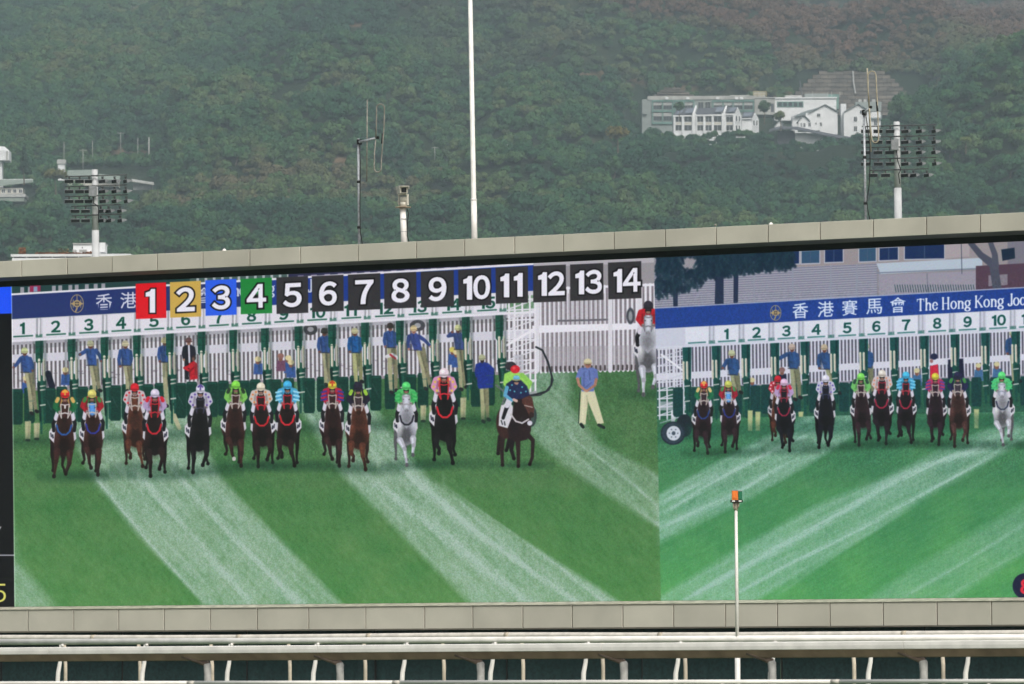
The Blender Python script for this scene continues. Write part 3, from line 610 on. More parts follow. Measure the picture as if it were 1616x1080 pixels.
# =================== right picture
CLIP[0] = INR
DR = .93
poly([(1030,375),(1720,350),(1720,560),(1030,600)], (140,136,144))
poly([(1030,395),(1420,380),(1420,420),(1030,440)], (150,146,154)); poly([(1235,380),(1720,360),(1720,420),(1235,422)], (150,142,146))
for a, b, y0, y1 in ((1233,1261,398,417),(1265,1293,397,416),(1302,1330,395,414),(1356,1382,393,413),(1388,1417,392,411),(1428,1490,388,409)):
    poly([(a-1.6,y0-1),(b+1.6,y0-2.4),(b+1.6,y1+.6),(a-1.6,y1+2)], (176,176,190)); poly([(a,y0),(b,y0-1.4),(b,y1-1),(a,y1)], (26,48,92) if a not in (1265,1356) else (50,84,116)); stroke([((a+b)/2,y0),((a+b)/2,y1-1)], .6, (70,90,120))
poly([(1492,360),(1530,360),(1530,405),(1492,408)], (166,156,162)); poly([(1590,360),(1720,350),(1720,420),(1590,424)], (120,118,132))
# louvred wall
poly([(1030,432),(1384,416),(1384,468),(1030,486)], (160,162,176))
for q in range(15):
    y = 434+q*3.6; stroke([(1030,y),(1384,y-16.6)], .75, (112,112,136), soft=.7)
for x in (1068,1130,1190,1251,1311,1352,1388): stroke([(x,lin(x,(1030,434),(1384,417))),(x+.5,lin(x,(1030,484),(1384,468)))], 1.2, (140,146,164))
poly([(1388,434),(1542,428),(1542,460),(1388,466)], (150,146,162)); poly([(1383,416),(1550,407),(1550,424),(1390,433)], (176,190,206)); stroke([(1384,431),(1546,424)], 1, (120,130,150)); stroke([(1463,432),(1464,462)], .7, (110,112,130))
for x in range(1412, 1540, 4): stroke([(x,450),(x+2,461)], .6, (44,76,84))
poly([(1540,420),(1720,410),(1720,452),(1540,458)], (84,62,80)); poly([(1560,435),(1590,433),(1590,450),(1560,452)], (130,122,136))
stroke([(1532,384),(1548,403),(1568,418),(1573,452)], [4.4,5,7,7], (74,78,96)); stroke([(1562,380),(1570,402),(1571,420)], [3.8,4.6,5.6], (78,82,100)); poly([(1580,394),(1601,391),(1602,408),(1582,412)], (26,44,66)); stroke([(1517,385),(1518,432)], .6, (70,80,100))
# dark trees on the left
r_ = random.Random(5)
for a, b in (((1136,395),(1135,478)),((1162,395),(1161,476)),((1066,440),(1066,482))): stroke([a, b], [6,7] if a[0] == 1136 else [4,3.6], (34,48,76))
for i in range(1900):
    q = r_.random(); x = 1036+215*q**1.15; lim = 470-(x-1036)*.30 if x < 1110 else 436-(x-1110)*.12; y = 396+(lim-396)*r_.random()**1.4
    if 1078 < x < 1098 and 400 < y < 424: continue
    dx, dy = r_.uniform(-5, 5), r_.uniform(3, 9); stroke([(x, y), (x+dx, y+dy)], r_.uniform(.8, 2.2), r_.choice([(22,46,64),(30,60,74),(18,38,58),(28,52,70)]), soft=1.4, alpha=.75)
BT2, BB2, LE2 = ((1036,487),(1616,454.5)), ((1036,519),(1616,488)), ((1036,549),(1616,521))
quadband(1030, 1720, LE2, ((1036,650),(1616,610)), (146,142,158)); pickets(1034, 1720, ((1036,551),(1616,523)), ((1036,612),(1616,590)), 5.6, 1.35, col=(204,206,224), gap=(88,88,104))
quadband(1030, 1720, ((1036,590),(1616,559)), ((1036,601),(1616,569)), (206,208,224))
quadband(1030, 1720, ((1036,612),(1616,600)), ((1036,662),(1616,650)), (30,86,66), alpha=.9)
# truss and wheels of the gate
for x in (1040,1052,1064,1078): stroke([(x,522),(x+1,662)], 1.2, (212,214,226))
for y in range(526, 660, 13): stroke([(1038,y),(1084,y-3)], 1, (206,208,222)); stroke([(1042,y+12),(1080,y)], .9, (196,198,214))
stroke([(1044,560),(1082,588)], 1.8, (220,222,232)); quadband(1040, 1084, ((0,636),(2000,632)), ((0,650),(2000,646)), (196,198,212), alpha=.6); stroke([(1062,650),(1062,668)], 3, (214,216,226))
px2 = [1084,1130,1177,1223,1270,1317,1363,1411,1459,1507,1555,1603,1651]
n2 = {1147:1,1194:2,1241:3,1288:4,1337:5,1383:6,1430:7,1479:8,1527:9,1575:10,1622:11}
def ra(x, y, h, **k): k.setdefault('shirt', (42,82,140)); k.setdefault('cap', (196,190,158)); k.setdefault('pants', (160,166,130)); attendant(x, y, h, **k)
for x, y in ((1187,600),(1447,585),(1544,577),(1573,575)): headonly(x, y, cap=(200,194,150), body=(60,104,150), r=4.4)
headonly(1234, 584, cap=(130,96,96), body=(26,34,62)); poly([(1496,568),(1520,566),(1522,596),(1496,600)], (24,30,58), soft=1)
poly([(1468,578),(1480,575),(1482,596),(1468,598)], (206,34,64)); ell(1474, 563, 5.6, 5, (30,38,72)); ell(1470,570,2.6,3,(150,100,100))
for i, x in enumerate(px2):
    yt = lin(x, (1084,612), (1603,594)); yb = yt+46
    for a, b in ((x-22,x-6),(x+7,x+23)): poly([(a+1.5,yt),(b-1.5,yt),(b,yt+3),(b,yb-4),(b-2,yb),(a+2,yb),(a,yb-4),(a,yt+3)], (12,62,62), soft=.7)
ra(1155, 556, 66, lean=9, armL=[(-7,13),(-14,24)]); ra(1250, 546, 84, armL=[(-8,13),(-21,20)], lean=8); ra(1301, 547, 76, lean=18); ra(1367, 545, 78, lean=7); ra(1598, 524, 80, lean=6)
for x, y0, y1 in ((1184,648,680),(1196,650,680),(1541,646,676),(1264,650,658)): poly([(x-4,y0),(x+4,y0),(x+3,y1),(x-3.6,y1)], (176,184,130), soft=1)
for i, x in enumerate(px2):
    yt = lin(x, *LE2); yp = lin(x, (1084,572), (1603,545)); ye = yp+lin(x, (1084,92), (1603,88)); w_ = 7
    poly([(x-w_,yt),(x+w_,yt),(x+w_-.4,yp+26),(x+3,yp+34),(x-3,yp+34),(x-w_+1,yp+6)], (16,76,74), soft=.6); stroke([(x+3,yt+3),(x+3,yp+20)], 1.6, (8,46,52), alpha=.8)
    for dx in (-5.5, 0): stroke([(x+dx,yp),(x+dx+.6,yp+28)], 1.7, (202,202,186)); stroke([(x+dx+1.6,yp+2),(x+dx+2,yp+27)], .5, (120,120,112))
    stroke([(x-1,yp+30),(x+1,ye)], [3.4,1.7], (14,74,66)); stroke([(x+4.5,yp+32),(x+4.5,ye-14)], [2.6,1.4], (10,62,58))
    for yy in (38, 62): stroke([(x-3,yp+yy),(x+4,yp+yy-1)], 1, (176,182,180))
quadband(1030, 1720, BB2, LE2, (196,200,218))
for x in [1100]+list(n2):
    yb_, yl = lin(x, *BB2), lin(x, *LE2); xr = x+23.5
    poly([(xr-5,yl-8),(xr+5,yl-8.6),(xr+5,yl-3.6),(xr-5,yl-3)], (54,116,110), soft=.8, alpha=.85); stroke([(xr-3.5,yb_),(xr-3.5,yl-6)], 1, (130,136,150), alpha=.6); stroke([(xr+2.5,yb_),(xr+2.5,yl-6)], 1, (150,154,166), alpha=.6)
    poly([(x-18.5,yb_+2),(x+18,yb_+.4),(x+18,yl-3.4),(x-18.5,yl-2.4)], (214,218,232), soft=.6); stroke([(x-13,yl-4.2),(x+13,yl-5.6)], 1.2, (70,128,130))
    if x in n2: number(n2[x], x, (yb_+yl)/2-1, 15.5, (12,82,78), off=.035, slope=-.05, xs=1.08)
quadband(1030, 1720, ((1036,547.6),(1616,519.8)), ((1036,550.6),(1616,522.8)), (204,208,224))
quadband(1030, 1720, BT2, BB2, (26,62,148)); quadband(1030, 1720, ((1036,485.6),(1616,453)), ((1036,487.4),(1616,454.9)), (150,160,190))
emblem(1224, 494, .84)
for ch, x in (('香',1263),('港',1303),('賽',1341),('馬',1379.5),('會',1417)): lettering(ch, x, lin(x, (1263,490.5),(1417,481.5)), 24, (206,218,240), off=.008, slope=-.055)
nib('The Hong Kong Jockey', 1447, 490.5, 18, (216,224,242), 1.17)
poly([(1030,664),(1130,660),(1130,690),(1030,700)], (26,84,62), soft=6, alpha=.5)
ell(1080, 672, 13, 18, (24,38,48)); ell(1062, 684, 19.5, 18.5, (30,46,58)); ell(1062, 684, 17, 16, (44,60,74)); ell(1063, 684, 11, 11.5, (196,204,216)); ell(1063, 684, 3, 3.2, (70,84,100))
for q in range(6): a = q*1.047; ell(1063+6.6*math.cos(a), 684+6.8*math.sin(a), 1.2, 1.2, (110,124,140))
quadband(1085, 1720, ((1090,672),(1616,652)), ((1090,692),(1616,674)), (22,84,62), soft=6, alpha=.45)
CB = lambda c: (int(c[0]*.82), int(c[1]*.95), min(255, int(c[2]*1.15+6)))
horse(1110, 601, 717, CB(BAY), (30,120,80), (220,190,120), cap=(220,40,50), cap2=(230,180,80), collar=(30,60,130), legs=4, vest=(120,30,50), pat='seams')
horse(1151, 600, 714, CB(BAY), (176,30,54), (70,140,80), cap=(190,196,90), collar=(34,50,130), legs=1, face=(80,140,210), pat='seams', lean=1)
horse(1229, 592, 700, CHE, (226,50,70), (230,200,210), cap=(222,30,50), legs=4, lean=-1, dim=.9)
horse(1237, 597, 712, CB(BLK), (190,160,210), (210,40,70), cap=(216,180,214), collar=(150,30,60), bridle=(150,40,60), legs=2, lean=1, vest=(190,30,50), pat='seams')
horse(1303, 591, 708, CB(BLK), (206,206,230), (100,90,180), cap=(210,210,232), legs=0, lean=-1, bridle=(50,60,90))
horse(1360, 588, 703, CB(BAY), (120,210,110), (40,70,60), cap=(120,220,90), legs=1, lean=-1, pat='seams')
horse(1391, 583, 701, CB(DBAY), (216,200,206), (220,140,110), cap=(216,206,196), collar=(160,30,60), bridle=(170,40,60), legs=2, lean=1)
horse(1429, 586, 700, CB(DBAY), (60,170,224), (110,200,236), cap=(60,180,230), collar=(160,30,60), bridle=(180,40,60), legs=4, lean=1, pat='hoops')
horse(1477, 588, 702, CB((62,34,34)), (196,50,100), (80,60,150), cap=(206,200,60), legs=2, lean=1, pat='hoops')
horse(1512, 586, 705, CB(CHE), (34,38,84), (60,140,70), cap=(34,36,70), legs=1, lean=1, pat='seams', face=(52,44,56))
horse(1582, 586, 703, GRY, (90,220,130), (60,190,120), cap=(90,226,120), legs=3, lean=1, collar=(50,56,80), bridle=(140,146,166), pat='hoops')
horse(1640, 586, 703, CB(BAY), (200,60,60), cap=(220,200,80), legs=0)
ell(1617, 925, 19, 20, (22,26,58)); number(8, 1619, 926, 22, (226,40,60), off=.04)
# cloth, coats and turf in the broadcast are never flat: small-scale light and shade of the picture
nz = fb(SX*.45, SY*.45, 71, 3)-.5; nz2 = fb(SX*1.1, SY*.9, 75, 2)-.5
zone = np.clip((SY-500+.045*SX)/20, 0, 1)*np.clip((770-SY)/40, 0, 1)
zone = zone*np.clip(1.25-1.5*IMG.mean(-1), .12, 1); IMG *= (1+zone*(nz*.40+nz2*.26))[..., None]
lum = IMG.mean(-1, keepdims=True); IMG = lum+(IMG-lum)*np.where((SY < 770)[..., None], .90, .95)
# =================== info panel on the left
CLIP[0] = 1-np.clip(SX-XL+.5, 0, 1)
poly([(-200,380),(40,380),(40,1000),(-200,1000)], (12,12,15)); poly([(-200,465),(40,450),(40,494),(-200,504)], (32,84,246))
poly([(-200,875.5),(40,875.5),(40,877.5),(-200,877.5)], (170,170,180)); number(5, -1, 936, 29, (222,218,110), off=.0, xs=1.0); number(5, -20, 937, 29, (222,218,110), off=.0, xs=1.0)
stroke([(-3,838),(1,832)], 1, (200,200,210))
CLIP[0] = None
IMG += np.exp(-((SX-XL-.2)/.8)**2)[..., None]*.35*(SY > 452)[..., None]
# softness of a camera feed, slight chroma noise of the diodes
def blur(A, k):
    for ax in (0, 1):
        P_ = np.pad(A, [(1,1) if i == ax else (0,0) for i in range(3)], mode='edge')
        a_, b_, c_ = (P_[0:-2], P_[1:-1], P_[2:]) if ax == 0 else (P_[:, 0:-2], P_[:, 1:-1], P_[:, 2:])
        A = a_*k+b_*(1-2*k)+c_*k
    return A
IMG = blur(IMG, .20)
rn = np.random.RandomState(4)
IMG += (blur(rn.rand(CHEI, CWID, 3).astype(np.float32)-.5, .25))*.085
IMG *= (1+np.sin(UU*PPM*.42+ZZ*PPM*1.9)*.018+np.sin(ZZ*PPM*2.6)*.018)[..., None].astype(np.float32)
IMG += (np.sin(UU*PPM*.42+ZZ*PPM*1.9)*.004)[..., None].astype(np.float32)
# levels of the whole picture are lowered slightly and clipped
IMG = np.clip(IMG*1.0-.006, 0, 1)
def make_image():
    im = bpy.data.images.new('race_broadcast', CWID, CHEI, alpha=False); im.colorspace_settings.name = 'sRGB'
    buf = np.ones((CHEI, CWID, 4), np.float32); buf[..., :3] = IMG[::-1]; im.pixels.foreach_set(buf.ravel()); im.update(); im.pack(); return im
PICTURE = make_image()
# ================================================================== THE PLACE
def emit_picture():
    M = bpy.data.materials.new('led_picture'); M.use_nodes = True; N = M.node_tree.nodes; L_ = M.node_tree.links; N.clear()
    o = N.new('ShaderNodeOutputMaterial'); e = N.new('ShaderNodeEmission'); t_ = N.new('ShaderNodeTexImage'); t_.image = PICTURE; t_.extension = 'EXTEND'
    uv = N.new('ShaderNodeUVMap'); uv.uv_map = 'UVMap'; L_.new(uv.outputs[0], t_.inputs[0]); L_.new(t_.outputs[0], e.inputs[0]); e.inputs[1].default_value = 1.0
    b = N.new('ShaderNodeBsdfPrincipled'); b.inputs['Base Color'].default_value = (.004, .004, .004, 1); b.inputs['Roughness'].default_value = .55; b.inputs['Specular IOR Level'].default_value = .15
    a = N.new('ShaderNodeAddShader'); L_.new(e.outputs[0], a.inputs[0]); L_.new(b.outputs[0], a.inputs[1]); L_.new(a.outputs[0], o.inputs[0]); return M
M_CLAD = mat('painted_aluminium_cladding', (.46, .44, .375), .55, .10, .9, rnd=.06, spec=.25)
M_JOINT = mat('rusty_joint', (.16, .10, .065), .8, .4, 9)
M_SOFF = mat('soffit_metal', (.14, .13, .105), .8, .2, 2)
M_BLK = mat('black_metal', (.012, .012, .012), .7, .2, 4)
M_ROOFM = mat('board_roof_metal', (.3, .3, .28), .7, .2, 2)
M_STEEL = mat('grey_steel', (.32, .33, .34), .5, .15, 6, metal=.2)
M_GREEN = mat('dark_green_netting', (.010, .034, .034), .8, .35, 14, col2=(.006, .02, .021))
M_WHITE = mat('white_enamel', (.80, .775, .735), .4, .12, 4, rnd=.02)
M_WHITE2 = mat('weathered_white_pipe', (.66, .62, .56), .5, .18, 5)
M_CREAMP = mat('cream_pipe', (.55, .48, .38), .6, .25, 5, rnd=.08)
M_UNDER = mat('shade_brown_underside', (.37, .25, .19), .8, .25, 3)  # brown stands in for shade and reflected colour under the white rail
M_SLEEVE = mat('grey_white_sleeve', (.40, .39, .375), .75, .25, 9)
M_BROWNB = mat('brown_bracket', (.16, .115, .09), .75, .3, 6)

# ---- turf of the racecourse and the land behind
M_TURF = mat('turf', (.045, .09, .025), .9, .3, .3, bump=.02)
def sheet(name, x0, x1, y0, y1, z, M, kind='structure'):
    mb = MB().add([(x0,y0,z),(x1,y0,z),(x1,y1,z),(x0,y1,z)], [(0,1,2,3)]); o = build(mb, name, M); o['kind'] = kind; return o
sheet('ground', -1400, 1400, -150, 4300, 0, M_TURF)

# ---- the video board
ZC_B, ZC_T = hit(808, 395.5, 1.55)[1], hit(808, 368, 1.55)[1]        # lower and upper edge of the top cladding
ZC_B = (hit(0, 438, 1.55)[1]+hit(1616, 364.5, 1.55)[1])/2; ZC_T = (hit(0, 410, 1.55)[1]+hit(1616, 338, 1.55)[1])/2
DF = 1.55; DBK = -2.6
ZP_T = (hit(0, 963.5, .5)[1]+hit(1616, 948.5, .5)[1])/2; ZP_B = (hit(0, 996.5, .5)[1]+hit(1616, 987, .5)[1])/2
UL, UR = UA-.05, UB+.05
board = empty('video_board', W((UL+UR)/2, -1, ZBOT), 'long outdoor LED video board framed in grey cladding, showing racehorses leaving the starting gate', 'video board')
def wbox(mb, u0, u1, d0, d1, z0, z1):
    return mb.add([W(u,d,z) for z in (z0,z1) for d in (d0,d1) for u in (u0,u1)], [(0,2,3,1),(4,5,7,6),(0,1,5,4),(2,6,7,3),(0,4,6,2),(1,3,7,5)])
PM = emit_picture()
def pane(name, ua, ub, va, vb, label):
    mb = MB(); z0, z1 = ZBOT, ZTOP
    mb.add([W(ua,0,z0),W(ub,0,z0),W(vb,0,z1),W(va,0,z1),W(ua,-.12,z0),W(ub,-.12,z0),W(vb,-.12,z1),W(va,-.12,z1)], [(0,1,2,3),(5,4,7,6),(4,0,3,7),(1,5,6,2),(3,2,6,7),(4,5,1,0)])
    off = rootloc(board); me = bpy.data.meshes.new(name); me.from_pydata([tuple(Vector(p)-off) for p in mb.v], [], mb.f); me.materials.append(PM)
    uvl = me.uv_layers.new(name='UVMap')
    for lp in me.loops:
        p = Vector(mb.v[lp.vertex_index]); u = (p-P0).dot(SDIR); uvl.data[lp.index].uv = ((u-UA)/(CWID/PPM), (p.z-(ZTOP-CHEI/PPM))/(CHEI/PPM))
    o = link(bpy.data.objects.new(name, me), board); o['label'] = label
ul0, ul1 = hit(18+(958-453)*.01, 958)[0], hit(18, 453)[0]; us0, us1 = hit(1043, 947.5)[0], hit(1032, 407)[0]
pane('display_panel', UA, ul0, UA, ul1, 'black information panel with a blue strip at its top')
pane('display_panel', ul0, us0, ul1, us1, 'race picture with numbered tiles one to fourteen over the starting gate')
pane('display_panel', us0, UB, us1, UB, 'bluish race picture seen from the other side of the gate')
mb = MB(); wbox(mb, UL, UR, DBK, -.13, ZBOT-.3, ZC_T-.05); build(mb, 'back_housing', M_ROOFM, board)
mb = MB(); wbox(mb, UL, UR, -.12, .04, ZTOP+.002, ZTOP+.3); build(mb, 'black_bezel', M_BLK, board)
mb = MB(); wbox(mb, UL, UR, .045, DF-.09, ZTOP+.14, ZC_T-.06); build(mb, 'soffit', M_SOFF, board)
mb = MB(); wbox(mb, UL, UR, DF-.085, DF-.04, ZC_B+.02, ZC_T-.03); build(mb, 'joint_backing', M_JOINT, board)
mb = MB(); wbox(mb, UL, UR, DBK, DF-.09, ZC_T-.045, ZC_T-.012); build(mb, 'roof_sheet', M_ROOFM, board)
def seams(px, py, d):
    us = [hit(x, py(x), d)[0] for x in px]; st = (us[-1]-us[0])/(len(us)-1)
    while us[0] > UL+.2: us.insert(0, max(UL, us[0]-st))
    while us[-1] < UR-.2: us.append(min(UR, us[-1]+st))
    return us
g_ = .011
TOPS = seams([34,106,176.5,248,320,394,474,565,657,733,812,889,969,1050,1130,1212,1294,1378,1462,1547], lambda x: 425-72*x/1616, DF)
for a, b in zip(TOPS[:-1], TOPS[1:]):
    mb = MB().slab([W(a+g_,DF,ZC_B), W(b-g_,DF,ZC_B), W(b-g_,DF,ZC_T), W(a+g_,DF,ZC_T)], NDIR, .038, .008); build(mb, 'cladding_panel', M_CLAD, board)
# lower band: sloping sill strip, panels, lip
BOTS = seams([42,114,185,257,330,404,485,575,668,744,823,901,981,1061,1143,1225,1308,1392,1477,1563], lambda x: 980-12*x/1616, .5)
mb = MB(); wbox(mb, UL, UR, -.1, .4, ZP_B+.03, ZP_T-.012); build(mb, 'joint_backing', M_JOINT, board)
M_SILL = mat('weathered_sill', (.46, .43, .36), .7, .3, 5)
for a, b in zip(BOTS[:-1], BOTS[1:]):
    mb = MB().slab([W(a+g_,.44,ZP_B), W(b-g_,.44,ZP_B), W(b-g_,.44,ZP_T), W(a+g_,.44,ZP_T)], NDIR, .038, .008); build(mb, 'cladding_panel', M_CLAD, board)
    sh = .1
    mb = MB().add([W(a+.008,.47,ZP_T+.012), W(b-.008,.47,ZP_T+.012), W(b-.008+sh,.02,ZBOT-.006), W(a+.008+sh,.02,ZBOT-.006), W(a+.008,.44,ZP_T+.002), W(b-.008,.44,ZP_T+.002), W(b-.008+sh,.02,ZBOT-.03), W(a+.008+sh,.02,ZBOT-.03)],
                 [(0,1,2,3),(5,4,7,6),(4,5,1,0),(7,3,2,6),(4,0,3,7),(1,5,6,2)]); build(mb, 'sill_strip', M_SILL, board)
mb = MB(); wbox(mb, UL, UR, .3, .48, ZP_B-.028, ZP_B-.004); build(mb, 'bottom_lip', M_SOFF, board)
for u in np.linspace(UL+1, UR-1, 6):
    mb = MB(); wbox(mb, u-.25, u+.25, -1.6, -1.1, 0, ZBOT-.31); build(mb, 'support_column', M_STEEL, board)
# ---- netting wall below the board
fence = empty('green_netting_fence', W((UL+UR)/2, -.3, 0), 'dark green netting fence below the video board, behind the white rails', 'fence')
k_ = hit(800, 1030, -.3)[0]; st = (hit(1460, 1030, -.3)[0]-k_)/3
for i in range(-6, 5):
    a, b = k_+i*st, k_+(i+1)*st
    mb = MB(); n_ = 40
    vs_ = []; 
    for j in range(n_+1):
        u = a+.02+(b-a-.04)*j/n_; d = -.3+.012*math.sin(j*1.9+i)+.02*math.sin(j*.31+i*2)
        vs_ += [W(u,d,.0), W(u,d,ZP_B+.12)]
    mb.add(vs_, [(2*j,2*j+2,2*j+3,2*j+1) for j in range(n_)]); build(mb, 'netting_panel', M_GREEN, fence, smooth=True)
    mb = MB(); wbox(mb, b-.014, b+.014, -.36, -.27, 0, ZP_B+.12); build(mb, 'fence_post', M_BLK, fence)

# ---- things on the roof of the board
ZR = ZC_T-.012
def roof_at(px, d):
    """foot point on the roof for a picture column; the tilt of the column is handled by the caller"""
    u = hit(px, 400, d)[0]; return W(u, d, ZR)
def pole_pts(top, bot_x, d):
    """upper end seen at top=(px,py), foot on the roof at column bot_x, both at offset d"""
    u, z = hit(top[0], top[1], d); return W(u, d, z), roof_at(bot_x, d)
def onplane(px, py, d): u, z = hit(px, py, d); return W(u, d, z)
def ppx(p): return (Vector(p)-CAM).dot(_F)/FPX       # metres per photo pixel there

# flagpole
d0 = -.6; up, ft = pole_pts((741, -60), 749, d0); s_ = ppx(ft)
fp = empty('flagpole', ft, 'tall white tapering pole rising from the board roof, right of the surveillance camera', 'pole')
jn = ft + (up-ft)*((382-308.6)/(382+60))
build(MB().tube([ft, jn], [4.8*s_, 4.6*s_], 20), 'lower_section', M_WHITE, fp, True)
build(MB().tube([jn, jn+(up-ft)*.003, up], [4.15*s_, 4.0*s_, 3.3*s_], 20), 'upper_section', M_WHITE, fp, True)
build(MB().tube([jn-(up-ft)*.002, jn+(up-ft)*.004], 4.9*s_, 20), 'collar', M_WHITE, fp, True)
build(MB().tube([ft, ft+Vector((0,0,.06))], 8*s_, 20), 'base_flange', M_WHITE, fp, True)

# surveillance camera
d0 = -.4; up, ft = pole_pts((635.5, 329), 638.5, d0); s_ = ppx(ft); X = SDIR; Z = Vector((0,0,1)); Nn = NDIR
cc = empty('surveillance_camera', ft, 'cream surveillance camera on a short white post on top of the video board', 'camera')
M_CAM = mat('cream_paint', (.58, .55, .47), .5, .15, 12); M_RUST = mat('rusty_plate', (.42, .33, .23), .8, .4, 14); M_GLASS = mat('dark_glass', (.015, .017, .02), .12, .1, 3, spec=.6)
po = build(MB().tube([ft, up], [5.2*s_, 4.7*s_], 18), 'post', M_WHITE, cc, True)
build(MB().tube([ft+Vector((0,0,.0)), ft+Vector((0,0,.03))], 7*s_, 16), 'foot_flange', M_WHITE, po, True)
for yy in (346, 366): q = onplane(637.3, yy, d0); build(MB().tube([q-Z*.006, q+Z*.006], 5.35*s_, 18), 'ring', M_STEEL, po, True)
pl = onplane(636, 327.5, d0); build(MB().tube([pl-Z*.008, pl+Z*.008], [12.5*s_]*2, 4+14), 'mounting_plate', M_RUST, cc, True)
q0, q1 = onplane(636.3, 326.5, d0), onplane(636.3, 318.5, d0); bd = MB().tube([q0, q1], [5.8*s_]*2, 18); bd.tube([q1, onplane(636.3, 311, d0)], [6.6*s_, 5.4*s_], 18); build(bd, 'swivel_head', M_CAM, cc, True)
yk = MB()
for sx in (-1, 1): yk.box(onplane(636.6+sx*6.6, 315.5, d0), (1.7*s_, 5*s_, 17*s_), (X, Nn, Z))
yk.box(onplane(636.2, 307.5, d0), (15*s_, 8*s_, 2*s_), (X, Nn, Z)); build(yk, 'yoke', M_CAM, cc)
fv = (Nn*.80 + X*.56 - Z*.06).normalized(); sv = fv.cross(Z).normalized(); uv_ = sv.cross(fv)
if sv.dot(X) < 0: sv = -sv
hc = onplane(635.2, 300.5, d0); ln = 46*s_
hb = MB().extrude([(-6.2*s_,-5*s_),(6.2*s_,-5*s_),(6.6*s_,4*s_),(5.4*s_,5.4*s_),(-5.4*s_,5.4*s_),(-6.6*s_,4*s_)], hc-fv*ln*.5, hc+fv*ln*.42, sv, uv_); h_ = build(hb, 'camera_housing', M_CAM, cc)
sb = MB().extrude([(-7.2*s_,5.2*s_),(-7.2*s_,1*s_),(-7.7*s_,1*s_),(-7.8*s_,6.2*s_),(7.8*s_,6.2*s_),(7.7*s_,1*s_),(7.2*s_,1*s_),(7.2*s_,5.2*s_)], hc-fv*ln*.52, hc+fv*ln*.56, sv, uv_); build(sb, 'sun_shield', M_CAM, cc)
wn = hc+fv*(ln*.42+.002); build(MB().box(wn-uv_*.4*s_, (8*s_, .012, 7.5*s_), (sv, fv, uv_)), 'lens_window', M_GLASS, h_)
cb = MB().tube([onplane(642.5, 330, d0), onplane(645, 338, d0), onplane(643, 350, d0), onplane(642.6, 372, d0), onplane(646, 384, d0)], .7*s_, 6); build(cb, 'cable', M_BLK, cc, True)

# antennas: mast, boom, straight rod and folded loop
M_GALV = mat('galvanised_pipe', (.42, .44, .47), .45, .3, 20, metal=.3); M_ROD = mat('weathered_rod', (.26, .25, .22), .6, .3, 8, metal=.2); M_RODC = mat('tan_rod', (.40, .36, .27), .6, .3, 8)
def antenna(label, top, foot, rod, boom, loop, feed, d0, M_L, mw, cable=None):
    up, ft = pole_pts(top, foot, d0); s_ = ppx(ft); a_ = empty('dipole_antenna', ft, label, 'antenna')
    build(MB().tube([ft, up], [mw*s_, mw*s_*.95], 12), 'mast', M_GALV, a_, True)
    build(MB().box(ft+Z*.03, (.16, .16, .06), (X, Nn, Z)), 'base_bracket', M_STEEL, a_)
    for f in (.22, .62): q = ft+(up-ft)*f; build(MB().tube([q-Z*.03, q+Z*.03], mw*1.5*s_, 12), 'clamp', M_BLK, a_, True)
    b = build(MB().tube([onplane(*boom[0], d0+.05), onplane(*boom[1], d0+.05)], [2.2*s_, 1.4*s_], 10), 'boom', M_GALV, a_, True)
    build(MB().box(onplane(*boom[0], d0), (5*s_, .12, 8*s_), (X, Nn, Z)), 'mast_bracket', M_BLK, a_); build(MB().box(onplane(*boom[1], d0+.05), (4*s_, .05, 4*s_), (X, Nn, Z)), 'junction', M_BLK, a_)
    build(MB().tube([onplane(*rod[0], d0+.05), onplane(*rod[1], d0+.05)], 1.0*s_, 8), 'rod', M_L, a_, True)
    build(MB().tube([onplane(x, y, d0+.08) for x, y in loop], 1.05*s_, 8), 'folded_loop', M_L, a_, True)
    build(MB().tube([onplane(*feed[0], d0+.08), onplane(*feed[1], d0+.08)], 1.6*s_, 8), 'feed_sleeve', M_BLK, a_, True)
    cpts = cable or []
    if cpts: build(MB().tube([onplane(x, y, d0+.06) for x, y in cpts], .75*s_, 6), 'cable', M_BLK, a_, True)
def arcpts(cx, cy, rx, ry, a0, a1, n=9): return [(cx+rx*math.cos(math.radians(a0+(a1-a0)*i/n)), cy-ry*math.sin(math.radians(a0+(a1-a0)*i/n))) for i in range(n+1)]
antenna('grey mast with a dark-tipped dipole loop, left of the camera post on the board roof', (565.5, 219), 567, ((579.5, 158), (578.8, 287)), ((567, 224.5), (596, 217.5)),
        [(593, 218), (594, 195)]+arcpts(600.5, 171, 6.2, 6.4, 180, 0)+[(606, 200), (602, 250)]+arcpts(596, 266, 5.6, 6, 0, -180)+[(591, 240), (593, 221)], ((604, 211), (602.8, 227)), -.5, M_ROD, 2.1,
        [(567.5, 226), (568.5, 260), (568, 330), (568.5, 366), (572, 386)])
antenna('grey mast with a tan dipole loop in front of the right floodlight tower', (1363.3, 179.5), 1366.8, ((1368.5, 108), (1374.6, 240)), ((1364, 178), (1374, 169.5)),
        [(1372, 168), (1370, 140), (1369.6, 122)]+arcpts(1376, 120, 6.4, 7.5, 180, 0)+[(1384.6, 165), (1386.6, 212)]+arcpts(1381.2, 219, 5.4, 6.4, 0, -180)+[(1374, 200), (1372, 171)], ((1383.6, 161), (1384.8, 176)), -.5, M_RODC, 2.0,
        [(1366, 180), (1369, 200), (1373, 230), (1373, 262), (1372, 290), (1368, 318), (1370, 335), (1373, 348)])
